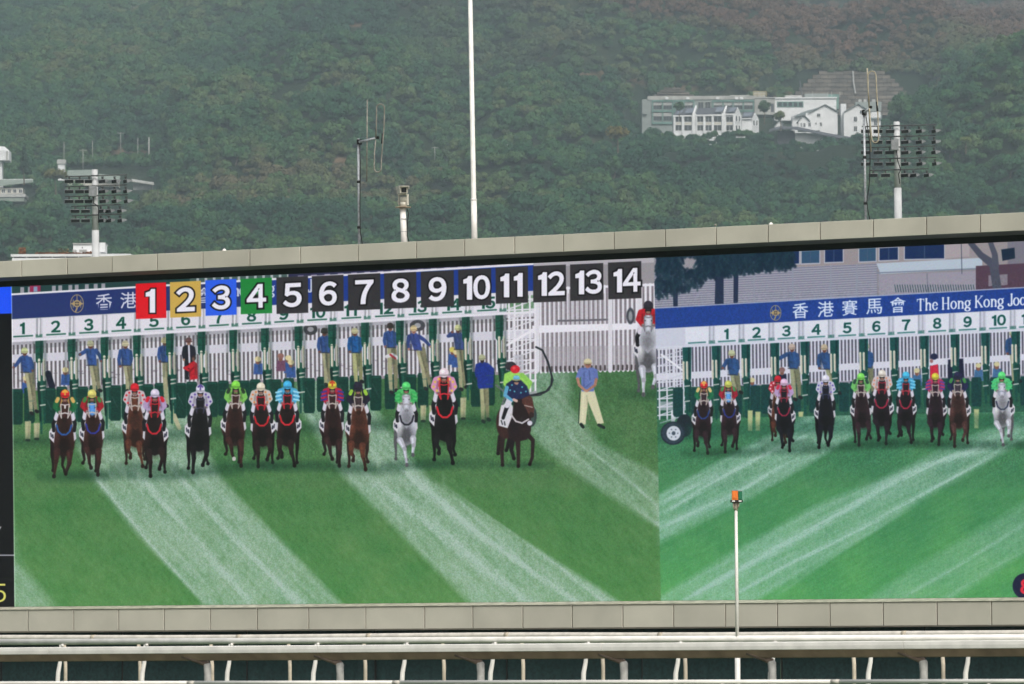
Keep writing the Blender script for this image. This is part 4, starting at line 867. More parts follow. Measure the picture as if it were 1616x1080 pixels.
# roof hatch, two small domes, a thin rod
ft = roof_at(691, -.7); s_ = ppx(ft); ht = empty('roof_hatch', ft, 'flat cream roof hatch on the board between camera post and white pole', 'hatch')
build(MB().box(ft+Z*.045, (44*s_, .7, .09), (X, Nn, Z)), 'curb', M_CREAMP, ht); build(MB().box(ft+Z*.125, (50*s_, .8, .045), (X, Nn, Z)), 'lid', mat('pale_lid', (.6,.58,.5), .6, .15, 5), ht)
def dome(px, label, r=4.5, d=.6):
    ft = roof_at(px, d); s_ = ppx(ft); mb = MB(); q = [ft+Z*(.13*math.sin(t_)+.02) for t_ in (0,.4,.8,1.2,1.5)]
    o = empty('dome_vent', ft, label, 'vent'); build(MB().tube(q, [r*s_*math.cos(t_) for t_ in (0,.4,.8,1.2,1.5)], 16), 'dome', M_WHITE, o, True); build(MB().tube([ft, ft+Z*.02], r*1.15*s_, 16), 'ring', M_WHITE, o, True)
dome(1217, 'small white dome on the board roof, left of the tan antenna'); dome(354, 'small white dome on the board roof, left of the grey antenna')
up, ft = pole_pts((1129, 354), 1130, .5); s_ = ppx(ft); o = empty('warning_rod', ft, 'thin short rod with a knob standing on the right half of the board roof', 'rod')
build(MB().tube([ft, up], .8*s_, 8), 'stem', M_ROD, o, True); build(MB().tube([up-Z*.04, up], [2*s_, 1.6*s_], 10), 'knob', M_ROD, o, True)

# ---- floodlight towers
M_LAMP = mat('floodlight_glass', (.02, .022, .025), .25, .2, 3, spec=.5); M_HOUS = mat('floodlight_housing', (.22, .23, .24), .55, .2, 8); M_ARM = mat('arm_steel', (.07, .075, .075), .6, .3, 6)
M_CONC = mat('pale_grey_pole', (.52, .53, .54), .6, .12, 1.5)
_lampmesh = {}
def lamp_parts(parent, p, yaw, s_):
    """boxy floodlight: a flared housing, dark glass, a visor arm; drawn at the origin, shared by all"""
    if 'h' not in _lampmesh:
        hb = MB(); w, h = 1.0, .42
        hb.add([(-w/2,0,-h/2),(w/2,0,-h/2),(w/2,0,h/2),(-w/2,0,h/2),(-w*.30,.75,-h*.05),(w*.30,.75,-h*.05),(w*.30,.75,h*.18),(-w*.30,.75,h*.18)], [(1,0,3,2),(4,5,6,7),(0,1,5,4),(1,2,6,5),(2,3,7,6),(3,0,4,7)])
        hb.add([(-w/2,-.16,h/2-.05),(w/2,-.16,h/2-.05),(w/2,0,h/2),(-w/2,0,h/2)], [(0,1,2,3)])
        a = build(hb, 'floodlight', M_HOUS); g = build(MB().box((0,-.012,0), (w*.94,.02,h*.86)), 'glass', M_LAMP); br = build(MB().box((0,.12,h/2+.13), (.16,.16,.26)).box((0,.12,h/2+.28), (.3,.2,.06)), 'bracket', M_ARM)
        for x_ in (a, g, br): COL.objects.unlink(x_)
        _lampmesh['h'] = (a, g, br)
    a, g, br = _lampmesh['h']; A = a.copy(); COL.objects.link(A); A.parent = parent; A.location = Vector(p)-rootloc(parent); A.rotation_euler = (math.radians(7), 0, yaw); A.scale = (s_, s_, s_)
    for x_ in (g, br): B = x_.copy(); COL.objects.link(B); B.parent = A
def tower(label, Y, top, foot, wid, joint, rows, box, cable, baseZ=0):
    up = at(*top, Y); lo_ = at(*foot, Y); dirv = (up-lo_); dirv.normalize(); ft = lo_ - dirv*((lo_.z-baseZ)/dirv.z); s_ = ppx(up); t_ = empty('floodlight_tower', ft, label, 'floodlight tower')
    f = (foot[1]-joint)/(foot[1]-top[1]); jn = lo_+(up-lo_)*f
    build(MB().tube([ft, jn], [wid*.72*s_, wid*.62*s_], 18), 'lower_pole', M_CONC, t_, True); build(MB().tube([jn, up], [wid*.56*s_, wid*.5*s_], 18), 'upper_pole', M_CONC, t_, True)
    for (y, xs, left_yaw, right_yaw) in rows:
        cxp = lin(y, (top[1], foot[1]), (top[0], foot[0])) if False else top[0]+(foot[0]-top[0])*(y-top[1])/(foot[1]-top[1])
        ya = y-9
        arm = MB().tube([at(min(xs)-6, ya+1.5, Y), at(max(xs)+3, ya-1.5, Y-.0)], .9*s_, 8)
        for dx in (1,): arm.tube([at(cxp-5.5, ya, Y-.3), at(cxp+6, ya, Y-.3)], 1.2*s_, 8)
        build(arm, 'crossarm', M_ARM, t_, True)
        for x in xs:
            yaw = -left_yaw if x < cxp else -right_yaw*(.6+.6*(x-cxp)/60)
            lamp_parts(t_, at(x, y, Y-.05), yaw, 14.5*s_)
    build(MB().box(at(box[0], box[1], Y-.42), (11.5*s_, .3, 16*s_)), 'control_box', M_HOUS, t_)
    build(MB().tube([at(x, y, Y-.4) for x, y in cable], .8*s_, 6), 'cable', M_BLK, t_, True)
tower('floodlight tower rising behind the left end of the board, above the flat-roofed building', 250, (149.3, 268), (151, 408), 9.2, 364,
      [(286.5,(109,125.5,140.5,161,180,197.5),.1,1.0),(302.5,(109,125.5,140.5,161,180,197.5),.1,1.0),(318,(109,125,140.5,162,180,198.5),.1,1.0),(333.5,(118.5,135,158.5,170.5,188.5),.1,1.0),(348.5,(119,135,158.5,171,189),.1,1.0)],
      (146.5, 302), [(147, 311), (147.5, 321), (153, 324), (155.5, 328), (155.5, 352)])
tower('floodlight tower rising behind the right half of the board, beside the tan antenna', 240, (1415, 192.5), (1417.5, 348), 9.6, 297,
      [(207.5,(1366,1385.5,1405,1428,1450,1473.5),.1,1.0),(224.5,(1366,1385.5,1405.5,1428,1450,1473.5),.1,1.0),(241,(1366,1385.5,1404,1428,1450,1473),.1,1.0),(259,(1366,1386,1405,1428,1451,1474.5),.1,1.0),(277,(1378,1397.5,1427.5,1441,1462),.1,1.0)],
      (1412, 229), [(1415, 238), (1417, 255), (1421.5, 268), (1418, 275), (1420, 290)])

# ---- rails along the track
def railpoint(x, y, Y0, Y1): return at(x, y, Y0+(Y1-Y0)*x/1616)
def ext(a, b, f0, f1): return a+(b-a)*f0, a+(b-a)*f1
# front running rail with swan-neck posts
YA, YB = 73.5, 62.5
a, b = at(0, 1028, YA), at(1616, 1017, YB); z_ = (a.z+b.z)/2
dirr = (b-a); dirr.z = 0; dirr.normalize(); nr = Vector((dirr.y, -dirr.x, 0)); 
if nr.y > 0: nr = -nr
front = empty('running_rail', Vector(((a.x+b.x)/2, (a.y+b.y)/2, 0)), 'broad white running rail with swan-neck posts, the wide rail in front of the others', 'rail')
def fr(px, dy=0.0, out=0.0, z=None):
    """point on the rail line under picture column px"""
    t_ = (px-0)/1616.; r = ray(px, 1028-11*t_); # intersect with vertical plane of the rail
    o = CAM-(a+nr*out); k = -o.dot(nr)/r.dot(nr); p = CAM+r*k; p.z = p.z+dy if z is None else z; return p
sR = .0088   # metres per pixel near the rail
prof = [(.0, .052), (.02, .056), (.034, .045), (.038, .0), (.034, -.046), (.028, -.052)]
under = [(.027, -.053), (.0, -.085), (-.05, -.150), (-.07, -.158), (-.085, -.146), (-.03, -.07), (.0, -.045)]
js = [-350, 79, 503, 952, 1428, 1950]
for j0, j1 in zip(js[:-1], js[1:]):
    p, q = fr(j0), fr(j1); e = (q-p).normalized()*.004
    s0 = MB().extrude(prof+[(-.04,-.03),(-.04,.04)], p+e, q-e, nr, Z); sec = build(s0, 'rail_section', M_WHITE, front)
    for pl in sec.data.polygons: pl.use_smooth = False
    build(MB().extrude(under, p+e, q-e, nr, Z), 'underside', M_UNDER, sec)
for x in (-115, 108, 318, 527, 749, 975, 1209, 1448, 1690):
    if x == 108: continue
    p = fr(x-3, z=0); zt = fr(x).z
    g0, g1, g2_ = fr(x-32, z=zt-.09), fr(x-8, z=zt-.175), fr(x+1, z=zt-.205)
    up_ = MB().tube([g0-nr*.02, g0+(g1-g0)*.55-nr*.06, g1-nr*.10, g2_-nr*.11, g2_-nr*.11-Z*.02], [.024,.032,.04,.045,.045], 14); ps = build(up_, 'post', M_BROWNB, front, True)
    c = fr(x+1); c = Vector((c.x, c.y, 0))-nr*.11
    build(MB().tube([c+Z*(zt-.205), c+Z*(zt-.225)+dirr*.006, c+Z*(zt-.36)+dirr*.012, c+Z*.9+dirr*.006, c], [.048,.056,.052,.058,.055], 14), 'sleeve', M_SLEEVE, ps, True)
# second rail: white pipe with bent posts
a2, b2 = at(0, 1013.5, 88), at(1616, 1006.5, 76)
def on2(px, yo=0.0, a_=None, b_=None):
    A, B = a_ or a2, b_ or b2; n2_ = Vector(((B-A).y, -(B-A).x, 0)).normalized(); r = ray(px, 1000); k = (A-CAM).dot(n2_)/r.dot(n2_); p = CAM+r*k
    t_ = (p-A).dot(B-A)/(B-A).dot(B-A); p.z = A.z+(B.z-A.z)*t_+yo; return p
second = empty('pipe_rail', Vector((on2(808).x, on2(808).y, 0)), 'white pipe rail on bent white posts, just behind the broad running rail', 'rail')
p, q = on2(-300), on2(1900); build(MB().tube([p, q], .055, 18), 'rail_pipe', M_WHITE, second, True)
dr2 = (q-p).normalized()
for x in (-42, 92, 225, 359, 495, 635.5, 774.5, 921.5, 1067, 1216.5, 1371, 1524.5, 1680):
    t_ = on2(x+4); b_ = Vector((t_.x, t_.y, 0)); b1 = on2(x-3)
    build(MB().tube([t_-Z*.03, t_-Z*.20, t_-Z*.38-dr2*.02, t_-Z*.55-dr2*.06, Vector((b1.x, b1.y, .5)), Vector((b1.x, b1.y, 0))], [.028,.030,.036,.04,.04,.04], 12), 'post', M_WHITE, second, True)
    kx = on2(x+7); build(MB().tube([kx-Z*.08+Vector((0,-.05,0)), kx-Z*.04+Vector((0,-.05,0))], [.035,.022], 10), 'clip', M_WHITE, second, True)
# third rail: cream pipe
a3, b3 = at(0, 1006.8, 98), at(1616, 1001, 85)
third = empty('old_pipe_rail', Vector((on2(808, 0, a3, b3).x, on2(808, 0, a3, b3).y, 0)), 'weathered cream pipe rail with thin posts in front of the green netting', 'rail')
p3 = [(-300, 1006), (0, 1006.5), (300, 1007.2), (540, 1005), (800, 1002.5), (1080, 1003.5), (1616, 999.5), (1900, 998)]
pts3 = []
for x, y in p3:
    q = on2(x, 0, a3, b3); Yq = q.y; pts3.append(at(x, y, Yq))
dense = [Vector([np.interp(t_, range(len(pts3)), [p[k_] for p in pts3]) for k_ in range(3)]) for t_ in np.linspace(0, len(pts3)-1, 43)]
for _ in range(6): dense = [dense[0]]+[(dense[i-1]+dense[i]*2+dense[i+1])/4 for i in range(1, len(dense)-1)]+[dense[-1]]
build(MB().tube(dense, .056, 16), 'rail_pipe', M_WHITE2, third, True)
for i in range(4, 40, 5): e = (dense[i+1]-dense[i]).normalized(); build(MB().tube([dense[i]-e*.05, dense[i]+e*.05], .060, 14), 'pipe_joint', M_CREAMP, third, True)
for x in (-15, 102, 219.5, 333.5, 456, 575, 699, 824, 950, 1080, 1215, 1346, 1486.5, 1630):
    t_ = on2(x-1, 0, a3, b3); b_ = on2(x+1.5, 0, a3, b3); t_ = Vector((t_.x, t_.y, np.interp(x, [p[0] for p in p3], [p_.z for p_ in pts3])-.05))
    build(MB().tube([t_, Vector((b_.x, b_.y, t_.z-.5)), Vector((b_.x, b_.y, 0))], .036, 10), 'post', M_CREAMP, third, True)
# near rail cut by the lower edge of the picture
a4, b4 = at(0, 1078.6, 56), at(1616, 1075.4, 48)
near = empty('lower_pipe_rail', Vector((on2(808, 0, a4, b4).x, on2(808, 0, a4, b4).y, 0)), 'narrow white pipe rail along the bottom edge of the picture, nearest to the camera', 'rail')
for x0, x1 in ((-300, 302), (302, 626), (626, 1318), (1318, 1900)):
    p, q = on2(x0, 0, a4, b4), on2(x1, 0, a4, b4); e = (q-p).normalized(); build(MB().tube([p+e*.002, q-e*.002], .022, 16), 'rail_pipe', M_WHITE, near, True); build(MB().tube([q-e*.05, q+e*.05], .0235, 14), 'sleeve', M_WHITE2, near, True)
for x in (-100, 300, 720, 1140, 1560): p = on2(x, 0, a4, b4); build(MB().tube([p-Z*.02, Vector((p.x, p.y, 0))], .02, 10), 'post', M_WHITE2, near, True)
# signal lamp
YS = 79.0; up, lo_ = at(1161.5, 803, YS), at(1163.6, 1012, YS); s_ = ppx(up); dv = (lo_-up).normalized(); ft = up+dv*(up.z/-dv.z)
sl_ = empty('signal_lamp', ft, 'slim white pole with a small orange and green lamp, standing among the rails', 'signal lamp')
build(MB().tube([lo_+dv*.1, up], [2.9*s_, 2.3*s_], 14), 'slim_pole', M_WHITE, sl_, True); build(MB().tube([ft, lo_+dv*.08], [4.4*s_, 4.2*s_], 14), 'thick_pole', M_WHITE, sl_, True)
M_OR = mat('orange_plastic', (.78, .19, .025), .3, .15, 30); M_GR = mat('green_plastic', (.01, .15, .07), .3, .15, 30)
nk = MB().tube([at(1161.6, 806, YS), at(1161.6, 800, YS), at(1161.6, 793, YS)], [2.6*s_, 3.4*s_, 4.4*s_], 10)
for dx, dy in ((-4.5, 0), (4.5, -2)): nk.tube([at(1161.6+dx, 793, YS-.05), at(1161.6+dx*.9, 801+dy, YS-.05), at(1161.6+dx*.5, 805+dy, YS)], 1.0*s_, 6)
build(nk, 'neck', M_CREAMP, sl_, True)
bs = build(MB().box(at(1162.3, 791.3, YS), (19*s_, .2, 3.6*s_)), 'base_plate', M_BLK, sl_)
for x in (1157.5, 1168): build(MB().box(at(x, 791, YS-.105), (4.5*s_, .01, 2*s_)), 'clamp', M_WHITE, bs)
for x0, x1, y0, y1, M_, nm in ((1155, 1164.3, 774.8, 789.4, M_OR, 'orange_lens'), (1164.8, 1171, 775.6, 789.4, M_GR, 'green_lens')):
    c = at((x0+x1)/2, (y0+y1)/2, YS); w, h = (x1-x0)*s_, (y1-y0)*s_
    lb = MB().box(c, (w, .13, h)); lb.box(c+Vector((0,-.068,0)), (w*.7, .012, h*.7)); build(lb, nm, M_, sl_)
    build(MB().box(c+Z*(h/2+.006), (w*1.04, .14, .01)), 'lens_cap', M_STEEL, sl_)
# ================================================================== the hill
DRY = [(212,243,48,11),(540,252,20,9),(935,118,40,6),(1000,128,30,8),(1063,143,34,10),(330,214,26,5),(1380,92,30,6),(560,38,24,5)]    # bare patches of the slope
PY = [0, 500, 900, 1300, 1420, 1560, 1700, 1800, 1870, 1960, 2120, 2350, 2650, 3000, 3400, 3800, 4200]
PZ = [0, 0, 55, 101, 122, 144, 169, 187, 195, 216, 246, 291, 345, 408, 478, 540, 590]
_rs = np.random.RandomState(12)
def npnoise(x, y, seed): 
    x = np.asarray(x, float); y = np.asarray(y, float); return fb(x, y, seed, 3)-.5
def terrain(x, y):
    x = np.asarray(x, float); y = np.asarray(y, float)
    z = np.interp(y, PY, PZ)
    px = CX+FPX*x/np.maximum(y, 1)
    amp = np.clip((y-1300)/250, 0, 1)
    # a shelf for the school
    shelf = np.exp(-((px-1200)/260)**4)*np.exp(-((y-1830)/120)**4)
    z = z + amp*(1-shelf)*(npnoise(x/330., y/420., 60)*70 + npnoise(x/150., y/190., 61)*64 + npnoise(x/60., y/70., 62)*26 + npnoise(x/24., y/26., 63)*7)
    lft = np.exp(-((px-60)/230)**4)*np.exp(-((y-1625)/75)**4)
    z = z*(1-lft) + lft*(np.interp(y, PY, PZ)-5)
    z0 = z
    # spurs: right foreground spur and a broad one left of the middle
    z = z + 36*np.clip((px-1285)/300, 0, 1.3)*np.exp(-((y-1580)/120)**2) + 20*np.exp(-((px-760)/330)**2)*np.exp(-((y-2250)/260)**2)
    z = z - 16*np.exp(-((px-640-(y-1500)*.25)/70)**2)*np.clip((y-1400)/200, 0, 1)
    # the ground never climbs into the line between the track and the buildings that are seen from it
    def cap_(z, x0, x1, y0, y1, yi, soft=18):
        m_ = np.clip((px-x0)/soft+1, 0, 1)*np.clip((x1-px)/soft+1, 0, 1)*np.clip((y-y0)/30+1, 0, 1)*np.clip((y1-y)/60+1, 0, 1)
        lim = CAM.z + (1026-yi)/7687.*y; return np.where(z > lim, z+(lim-z)*m_, z)
    z = cap_(z, 985, 1300, 1300, 1806, 240); z = cap_(z, 1300, 1405, 1300, 1806, 230); z = cap_(z, 1000, 1215, 1806, 1870, 216); z = cap_(z, 1215, 1400, 1806, 1880, 200)
    z = cap_(z, 1230, 1480, 1880, 1985, np.clip(117+1.28*(1990-y), 118, 195)); z = cap_(z, 1400, 1480, 1700, 1880, 205)
    z = cap_(z, -80, 62, 1300, 1640, 324); z = cap_(z, 62, 260, 1300, 1665, 296); z = cap_(z, 90, 260, 1640, 1760, 262)
    return z
TX = np.linspace(-.135, .135, 260); TY = np.concatenate([np.linspace(480, 1300, 30), np.linspace(1310, 2200, 260), np.linspace(2210, 4200, 260)])
def grid_mesh(name, M):
    A, B = np.meshgrid(TX*1.6, TY); X_ = A*B; Z_ = terrain(X_, B); Z_[0] = -2
    v = np.stack([X_, B, Z_], -1).reshape(-1, 3); nx, ny = len(TX), len(TY); i = np.arange((ny-1)*(nx-1)); r, c = i//(nx-1), i % (nx-1); k = r*nx+c
    f = np.stack([k, k+1, k+nx+1, k+nx], -1)
    me = bpy.data.meshes.new(name); me.vertices.add(len(v)); me.vertices.foreach_set('co', v.ravel()); me.loops.add(len(f)*4); me.loops.foreach_set('vertex_index', f.ravel().astype(np.int32))
    me.polygons.add(len(f)); me.polygons.foreach_set('loop_start', np.arange(len(f), dtype=np.int32)*4); me.polygons.foreach_set('use_smooth', np.ones(len(f), bool)); me.update(); me.validate(); me.materials.append(M)
    kk = v[:,1]*_F.y+(v[:,2]-CAM.z)*_F.z; qx = CX+FPX*(v[:,0]*_R.x+v[:,1]*_R.y+(v[:,2]-CAM.z)*_R.z)/kk; qy = CY-FPX*(v[:,0]*_U.x+v[:,1]*_U.y+(v[:,2]-CAM.z)*_U.z)/kk
    bare = np.zeros(len(v)); 
    for cx_, cy_, rx, ry in DRY: bare = np.maximum(bare, np.clip(1.5-1.2*(((qx-cx_)/rx)**2+((qy-cy_)/ry)**2), 0, 1))
    bare *= np.clip(.35+4.5*(npnoise(v[:,0]/7, v[:,1]/7, 77)+.05), 0, 1)
    a_ = me.attributes.new('bare', 'FLOAT', 'POINT'); a_.data.foreach_set('value', bare.astype(np.float32))
    o = link(bpy.data.objects.new(name, me)); o['kind'] = 'structure'; return o
def ramp(N, stops):
    r = N.new('ShaderNodeValToRGB'); e = r.color_ramp.elements
    while len(e) < len(stops): e.new(.5)
    for q, (p, c) in zip(e, stops): q.position = p; q.color = (*c, 1)
    return r
def earth_material():
    M = bpy.data.materials.new('scrub_and_earth'); M.use_nodes = True; N = M.node_tree.nodes; L_ = M.node_tree.links; b = N['Principled BSDF']; b.inputs['Roughness'].default_value = .95; b.inputs['Specular IOR Level'].default_value = .1
    g = N.new('ShaderNodeNewGeometry'); n = N.new('ShaderNodeTexNoise'); n.inputs['Scale'].default_value = .05; n.inputs['Detail'].default_value = 9; n.inputs['Roughness'].default_value = .65; L_.new(g.outputs['Position'], n.inputs['Vector'])
    r = ramp(N, [(.3, (.010,.022,.012)), (.55, (.018,.032,.016)), (.68, (.045,.045,.025)), (.85, (.12,.09,.055))]); L_.new(n.outputs[0], r.inputs[0])
    at_ = N.new('ShaderNodeAttribute'); at_.attribute_name = 'bare'; mx_ = N.new('ShaderNodeMix'); mx_.data_type = 'RGBA'; L_.new(at_.outputs['Fac'], mx_.inputs[0]); L_.new(r.outputs[0], mx_.inputs[6]); mx_.inputs[7].default_value = (.17, .115, .07, 1); L_.new(mx_.outputs[2], b.inputs['Base Color'])
    n2_ = N.new('ShaderNodeTexNoise'); n2_.inputs['Scale'].default_value = .8; n2_.inputs['Detail'].default_value = 6; L_.new(g.outputs['Position'], n2_.inputs['Vector'])
    bp = N.new('ShaderNodeBump'); bp.inputs['Distance'].default_value = 1.2; bp.inputs['Strength'].default_value = .8; L_.new(n2_.outputs[0], bp.inputs['Height']); L_.new(bp.outputs[0], b.inputs['Normal']); return M
grid_mesh('hillside', earth_material())

# ---- foliage material: colour drifts over the hill and from tree to tree
def leaf_material(name='foliage', tint=None, dry=True):
    M = bpy.data.materials.new(name); M.use_nodes = True; N = M.node_tree.nodes; L_ = M.node_tree.links; b = N['Principled BSDF']; b.inputs['Roughness'].default_value = .75; b.inputs['Specular IOR Level'].default_value = .2
    g = N.new('ShaderNodeNewGeometry'); oi = N.new('ShaderNodeObjectInfo')
    n = N.new('ShaderNodeTexNoise'); n.inputs['Scale'].default_value = .0065; n.inputs['Detail'].default_value = 5; n.inputs['Roughness'].default_value = .6; L_.new(oi.outputs['Location'], n.inputs['Vector'])
    mx = N.new('ShaderNodeMath'); mx.operation = 'MULTIPLY_ADD'; mx.inputs[1].default_value = .42; L_.new(oi.outputs['Random'], mx.inputs[0])
    m2 = N.new('ShaderNodeMath'); m2.operation = 'MULTIPLY_ADD'; m2.inputs[1].default_value = 2.3; m2.inputs[2].default_value = -.86; L_.new(n.outputs[0], m2.inputs[0]); L_.new(m2.outputs[0], mx.inputs[2])
    if tint: r = ramp(N, [(.2, tuple(c*.75 for c in tint)), (.8, tint)])
    else: r = ramp(N, [(.20, (.013,.056,.028)), (.42, (.026,.085,.032)), (.58, (.045,.105,.034)), (.76, (.075,.112,.040)), (.95, (.100,.088,.045))])
    L_.new(mx.outputs[0], r.inputs[0]); out = r.outputs[0]
    if dry and not tint:
        # brown, dying wood high on the right
        sp = N.new('ShaderNodeSeparateXYZ'); L_.new(oi.outputs['Location'], sp.inputs[0])
        n3 = N.new('ShaderNodeTexNoise'); n3.inputs['Scale'].default_value = .006; n3.inputs['Detail'].default_value = 5; L_.new(oi.outputs['Location'], n3.inputs['Vector'])
        hz = N.new('ShaderNodeMapRange'); hz.inputs[1].default_value = 218; hz.inputs[2].default_value = 256; L_.new(sp.outputs[2], hz.inputs[0])
        hx = N.new('ShaderNodeMapRange'); hx.inputs[1].default_value = -60; hx.inputs[2].default_value = 15; L_.new(sp.outputs[0], hx.inputs[0])
        mm = N.new('ShaderNodeMath'); mm.operation = 'MULTIPLY'; L_.new(hz.outputs[0], mm.inputs[0]); L_.new(hx.outputs[0], mm.inputs[1])
        nr_ = N.new('ShaderNodeMapRange'); nr_.inputs[1].default_value = .43; nr_.inputs[2].default_value = .53; L_.new(n3.outputs[0], nr_.inputs[0])
        m3 = N.new('ShaderNodeMath'); m3.operation = 'MULTIPLY'; L_.new(mm.outputs[0], m3.inputs[0]); L_.new(nr_.outputs[0], m3.inputs[1])
        ml = N.new('ShaderNodeMath'); ml.operation = 'MULTIPLY'; ml.inputs[1].default_value = .75; L_.new(m3.outputs[0], ml.inputs[0])
        mc = N.new('ShaderNodeMix'); mc.data_type = 'RGBA'; L_.new(ml.outputs[0], mc.inputs[0]); L_.new(out, mc.inputs[6]); mc.inputs[7].default_value = (.13, .052, .045, 1); out = mc.outputs[2]
    # leaf clumps differ a little among themselves
    n4 = N.new('ShaderNodeTexNoise'); n4.inputs['Scale'].default_value = .9; L_.new(g.outputs['Position'], n4.inputs['Vector'])
    mr = N.new('ShaderNodeMapRange'); mr.inputs[1].default_value = .3; mr.inputs[2].default_value = .7; mr.inputs[3].default_value = .6; mr.inputs[4].default_value = 1.5; L_.new(n4.outputs[0], mr.inputs[0])
    h = N.new('ShaderNodeHueSaturation'); L_.new(mr.outputs[0], h.inputs['Value']); L_.new(out, h.inputs['Color']); L_.new(h.outputs[0], b.inputs['Base Color']); return M
M_LEAF = leaf_material(); M_BARK = mat('bark', (.12, .095, .07), .9, .4, 2)
# ---- crown shapes: many leaf-clump faces through a lumpy volume, metre units, about 6 m wide
def crown_mesh(name, seed, wide=3.2, high=2.6, lobes=9, per=96, kind='round', leaf=.55, M=None):
    r = random.Random(seed); v = []; f = []
    C = []
    for i in range(lobes):
        if kind == 'cone': t_ = i/lobes; a = r.uniform(0, 6.28); rr_ = wide*(1-t_)*.45; C.append((rr_*math.cos(a), rr_*math.sin(a), high*(.1+1.9*t_), wide*(1-t_)*.62+.35))
        else: a = r.uniform(0, 6.28); q = r.random()**.6*wide*.62; C.append((q*math.cos(a), q*math.sin(a), high*(.75+r.uniform(-.35,.55)*(1-q/wide)), wide*r.uniform(.34,.52)))
    for (x, y, z, R_) in C:
        for j in range(per):
            u = r.uniform(-.35, 1); a = r.uniform(0, 6.28); s = math.sqrt(max(0, 1-u*u)); k = R_*r.uniform(.8, 1.08)
            n = Vector((s*math.cos(a), s*math.sin(a), u)); p = Vector((x, y, z))+n*k
            t1 = (n+Vector((r.uniform(-.5,.5), r.uniform(-.5,.5), r.uniform(-.5,.5)))).normalized(); e1 = t1.orthogonal().normalized(); e2 = t1.cross(e1); g = leaf*r.uniform(.55, 1.25); rot = r.uniform(0, 6.28)
            e1, e2 = e1*math.cos(rot)+e2*math.sin(rot), e2*math.cos(rot)-e1*math.sin(rot)
            b0 = len(v); v += [tuple(p+e1*g), tuple(p+e2*g*.8), tuple(p-e1*g*.9), tuple(p-e2*g*.75+t1*.2*g)]; f.append((b0, b0+1, b0+2, b0+3))
        # a darker inner mass so that crowns do not look hollow
        b0 = len(v)
        for j in range(6): a = j*1.047; v.append((x+R_*.66*math.cos(a), y+R_*.66*math.sin(a), z))
        v += [(x, y, z+R_*.7), (x, y, z-R_*.6)]
        for j in range(6): f += [(b0+j, b0+(j+1) % 6, b0+6), (b0+(j+1) % 6, b0+j, b0+7)]
    me = bpy.data.meshes.new(name); me.from_pydata(v, [], f); me.update(); me.materials.append(M or M_LEAF); return me
def trunk_mesh(seed, h=4.5, r0=.22):
    r = random.Random(seed); mb = MB(); top = Vector((r.uniform(-.4,.4), r.uniform(-.4,.4), h*.62)); mb.tube([(0,0,-2), (0,0,.5), tuple(top)], [r0*1.2, r0, r0*.6], 7)
    for i in range(4): a = i*1.57+r.uniform(-.5,.5); mb.tube([tuple(top*.9), tuple(top+Vector((math.cos(a)*1.4, math.sin(a)*1.4, 1.3)))], [r0*.5, r0*.2], 5)
    me = bpy.data.meshes.new('trunk'); me.from_pydata(mb.v, [], mb.f); me.update(); me.materials.append(M_BARK); return me
CROWNS = [crown_mesh('crown', s, wide=w_, high=h_, lobes=l_, leaf=lf) for s, w_, h_, l_, lf in ((1,3.2,2.6,9,.36),(2,3.6,2.4,10,.38),(3,2.8,3.0,8,.33),(4,3.9,2.2,11,.38),(5,3.0,3.4,10,.35),(6,2.5,2.2,7,.32),(7,3.4,3.0,10,.42))]
CONE = crown_mesh('crown', 31, wide=2.2, high=4.6, lobes=13, per=46, kind='cone', leaf=.42); TRUNK = [trunk_mesh(s) for s in (1, 2, 3)]

# ---- buildings are kept clear of trees: boxes in (picture column range, depth range)
CLEAR = [(1000,1215,1775,1925),(1190,1335,1775,1925),(1315,1400,1770,1925),(-60,62,1560,1680),(82,110,1560,1650),(98,250,1640,1700)]
def visible_points(spacing, y0, y1, seed):
    rs = np.random.RandomState(seed); n = int((y1-y0)*((y0+y1)/2*.25)/spacing**2)
    a = rs.uniform(-.120, .120, n*1); y = np.sqrt(rs.uniform(y0**2, y1**2, len(a))); return a*y, y
def horizon_cull(x, y, z, margin):
    """keep trees whose tops clear the ground and woods in front of them, seen from the track"""
    az = np.linspace(-.125, .125, 300); ys = np.arange(1300, 4200, 8.0); A, B = np.meshgrid(az, ys); el = (terrain(A*B, B)+3.0-CAM.z)/B; run = np.maximum.accumulate(el, 0)
    i = np.clip(((x/y+.125)/.25*299).astype(int), 0, 299); j = np.clip(((y-1300)/8.0).astype(int)-1, 0, len(ys)-1)
    return (z+margin-CAM.z)/y > run[j, i]
pts = []
for y0, y1, sp, sd in ((1320,1700,4.1,1),(1700,2200,4.4,2),(2200,2900,5.2,3),(2900,3900,7.2,4)):
    x, y = visible_points(sp, y0, y1, sd); z = terrain(x, y); k = horizon_cull(x, y, z, 7.5); pts.append(np.stack([x[k], y[k], z[k]], -1))
for sd in (11, 12, 13):                # steep faces carry more wood per square metre of map
    x, y = visible_points(4.2, 1330, 3000, sd); z = terrain(x, y); sl = (terrain(x, y+2)-terrain(x, y-2))/4
    k = horizon_cull(x, y, z, 6) & (np.random.RandomState(sd).rand(len(x)) < np.clip((sl-.30)*1.1, 0, 1)); pts.append(np.stack([x[k], y[k], z[k]], -1))
pts = np.concatenate(pts)
pxs = CX+FPX*pts[:,0]/pts[:,1]*1.0; tz = pts[:,2]+3
k_ = pts[:,1]*_F.y+(tz-CAM.z)*_F.z; pxs = CX+FPX*(pts[:,0]*_R.x+pts[:,1]*_R.y+(tz-CAM.z)*_R.z)/k_; pys = CY-FPX*(pts[:,0]*_U.x+pts[:,1]*_U.y+(tz-CAM.z)*_U.z)/k_
keep = np.ones(len(pts), bool)
for x0, x1, y0, y1 in CLEAR: keep &= ~((pxs > x0) & (pxs < x1) & (pts[:,1] > y0) & (pts[:,1] < y1))
